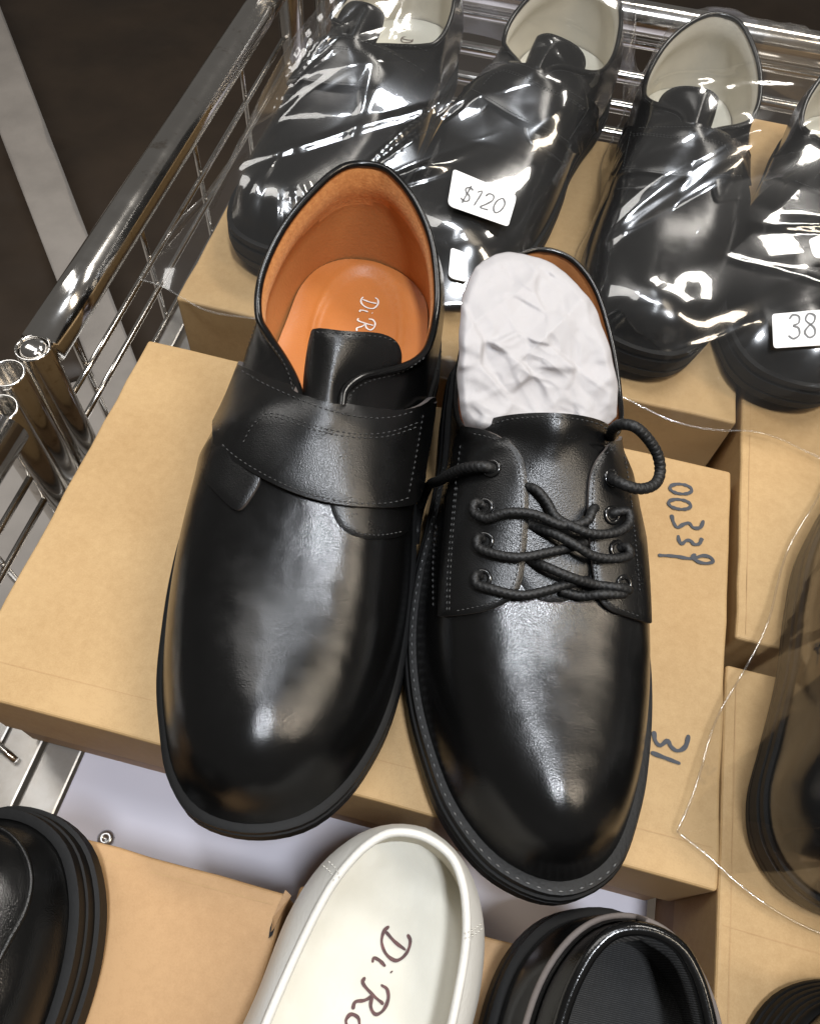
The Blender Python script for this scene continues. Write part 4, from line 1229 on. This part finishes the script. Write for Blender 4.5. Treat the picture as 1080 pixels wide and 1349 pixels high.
lettering('lettering', 'Di Ron', (a[0], a[1], .0236), dx, np.cross((0, 0, 1.0), dx), .0100, .0011, M['brown_print'], wi, (0, 0, 1), proj=on_surface(wi), xs=1.12)
W1.stitch([[(425, 1140), (438, 1150), (440, 1162)], [(432, 1134), (445, 1146), (447, 1158)], [(606, 1232), (622, 1226), (634, 1216)], [(606, 1238), (622, 1233), (636, 1222)]], M['thread_white'], W1.upper, pitch=5)
# black shoe, heel towards the numbered box
K1 = generic('slip_on_shoe', (.2835, -.0205), (.292, -.28), .262, .047, .0385, 'black leather shoe with dark textile lining and grey trimmed edge beside the white shoe',
             dict(heel_z=.066, side_z=.056, throat=.16, throat_z=.07, topw=.0255, inset=.0035, wall=66))
K1.build_upper(M['leather']); K1.build_rim(.0022, M['patent'], 0, name='padded_collar')
K1.build_lining(M['dark_cloth'], zin=.026, pad=.004, inner=.007); K1.build_insole(M['dark_cloth'], z=.027, xmax=.2)
K1.build_sole(M['rubber'], [(-.0010, .0235), (.0010, .0225), (.0012, .0165), (-.0004, .0160), (-.0004, .0140), (.0014, .0132), (.0016, .004), (.0, .0)])
# raised grey-edged counter piece and its back seam
bk = K1.back(); row = []
for c in bk[8:-8]:
    B, T, wg, _, t = K1.cols[c]; col = K1.column(B, T, wg, 30); row.append(col)
kV = []; kF = []
for i, col in enumerate(row):
    e = 18 + 2.5 * math.sin(PI * i / (len(row) - 1))
    for k in range(13):
        q = e * k / 12; j = min(int(q), 29); f = q - j; p = np.array(col[j]) * (1 - f) + np.array(col[j + 1]) * f
        nn = np.array([*(-K1.nin[bk[8 + i]]), .35]); nn /= np.linalg.norm(nn)
        kV.append(p + nn * (.0016 if k < 12 else .0004))
for i in range(len(row) - 1):
    for k in range(12): kF.append((i * 13 + k, (i + 1) * 13 + k, (i + 1) * 13 + k + 1, i * 13 + k + 1))
ck = mesh('heel_counter', kV, kF, M['patent'], K1.root); fix_normals(ck)
edge_path = np.array([kV[i * 13 + 11] for i in range(len(row))])
V, F = tube_geo(catmull(edge_path[::2], 160), .0011, 8); mesh('trimmed_edge', V, F, M['edge'], ck)
mid = len(row) // 2
seam = [np.array(row[mid][k]) + np.array([-.0012, 0, .0004]) for k in range(17, 30)]
V, F = tube_geo(catmull(seam, 40), .0009, 8); mesh('back_seam', V, F, M['edge'], K1.root)
# black moccasin-toe shoe, bottom left
E1 = generic('loafer', (.030, -.300), (.0715, -.0385), .265, .0465, .036, 'black loafer with a stepped rubber sole, toe on the torn box',
             dict(heel_z=.066, side_z=.052, throat=.14, throat_z=.07, topw=.026, inset=.0050, toe_z=.050))
E1.build_upper(M['leather']); E1.build_rim(.0016, M['patent']); E1.build_lining(M['dark_cloth'], zin=.026); E1.build_insole(M['dark_cloth'], z=.027, xmax=.2)
E1.build_sole(M['rubber'], [(-.0045, .0240), (-.0026, .0236), (-.0022, .0170), (-.0014, .0166), (-.0010, .0100), (.0006, .0094), (.0010, .0010), (.0, .0)])
ap = np.array([to_local(E1, x, y, .05) for x, y in ((0, 1090), (22, 1104), (38, 1128), (44, 1160), (36, 1195), (8, 1230), (-30, 1262))])
bvE = E1.bvh()
Q = []
for x, y in ((-40, 1088), (0, 1092), (22, 1108), (36, 1132), (41, 1162), (34, 1198), (12, 1240), (-20, 1300)):
    p, n_ = E1.hit(x, y, bvE); Q.append(tuple(E1.Mi @ (p + n_ * .0003)))
V, F = tube_geo(catmull(Q, 100), .0009, 8); mesh('apron_seam', V, F, M['leather_matte'], E1.root)
# dark shoe in the bottom right corner
G1 = generic('loafer', (.376, -.022), (.390, -.28), .262, .047, .040, 'black shoe with a ribbed sole standing on the box below the single bagged shoe',
             dict(heel_z=.062, side_z=.054, throat=.15, throat_z=.068, topw=.026, inset=.006))
G1.build_upper(M['leather']); G1.build_rim(.002, M['patent']); G1.build_lining(M['dark_cloth'], zin=.026); G1.build_insole(M['dark_cloth'], z=.027, xmax=.2)
lay = [(-.006, .0245)]
for k in range(6):
    z = .0235 - k * .0038; o_ = -.0045 + k * .0010
    lay += [(o_, z), (o_ + .0006, z - .0014), (o_ + .0004, z - .0028), (o_ - .0006, z - .0030)]
lay += [(.0, 0)]
G1.build_sole(M['rubber'], lay)
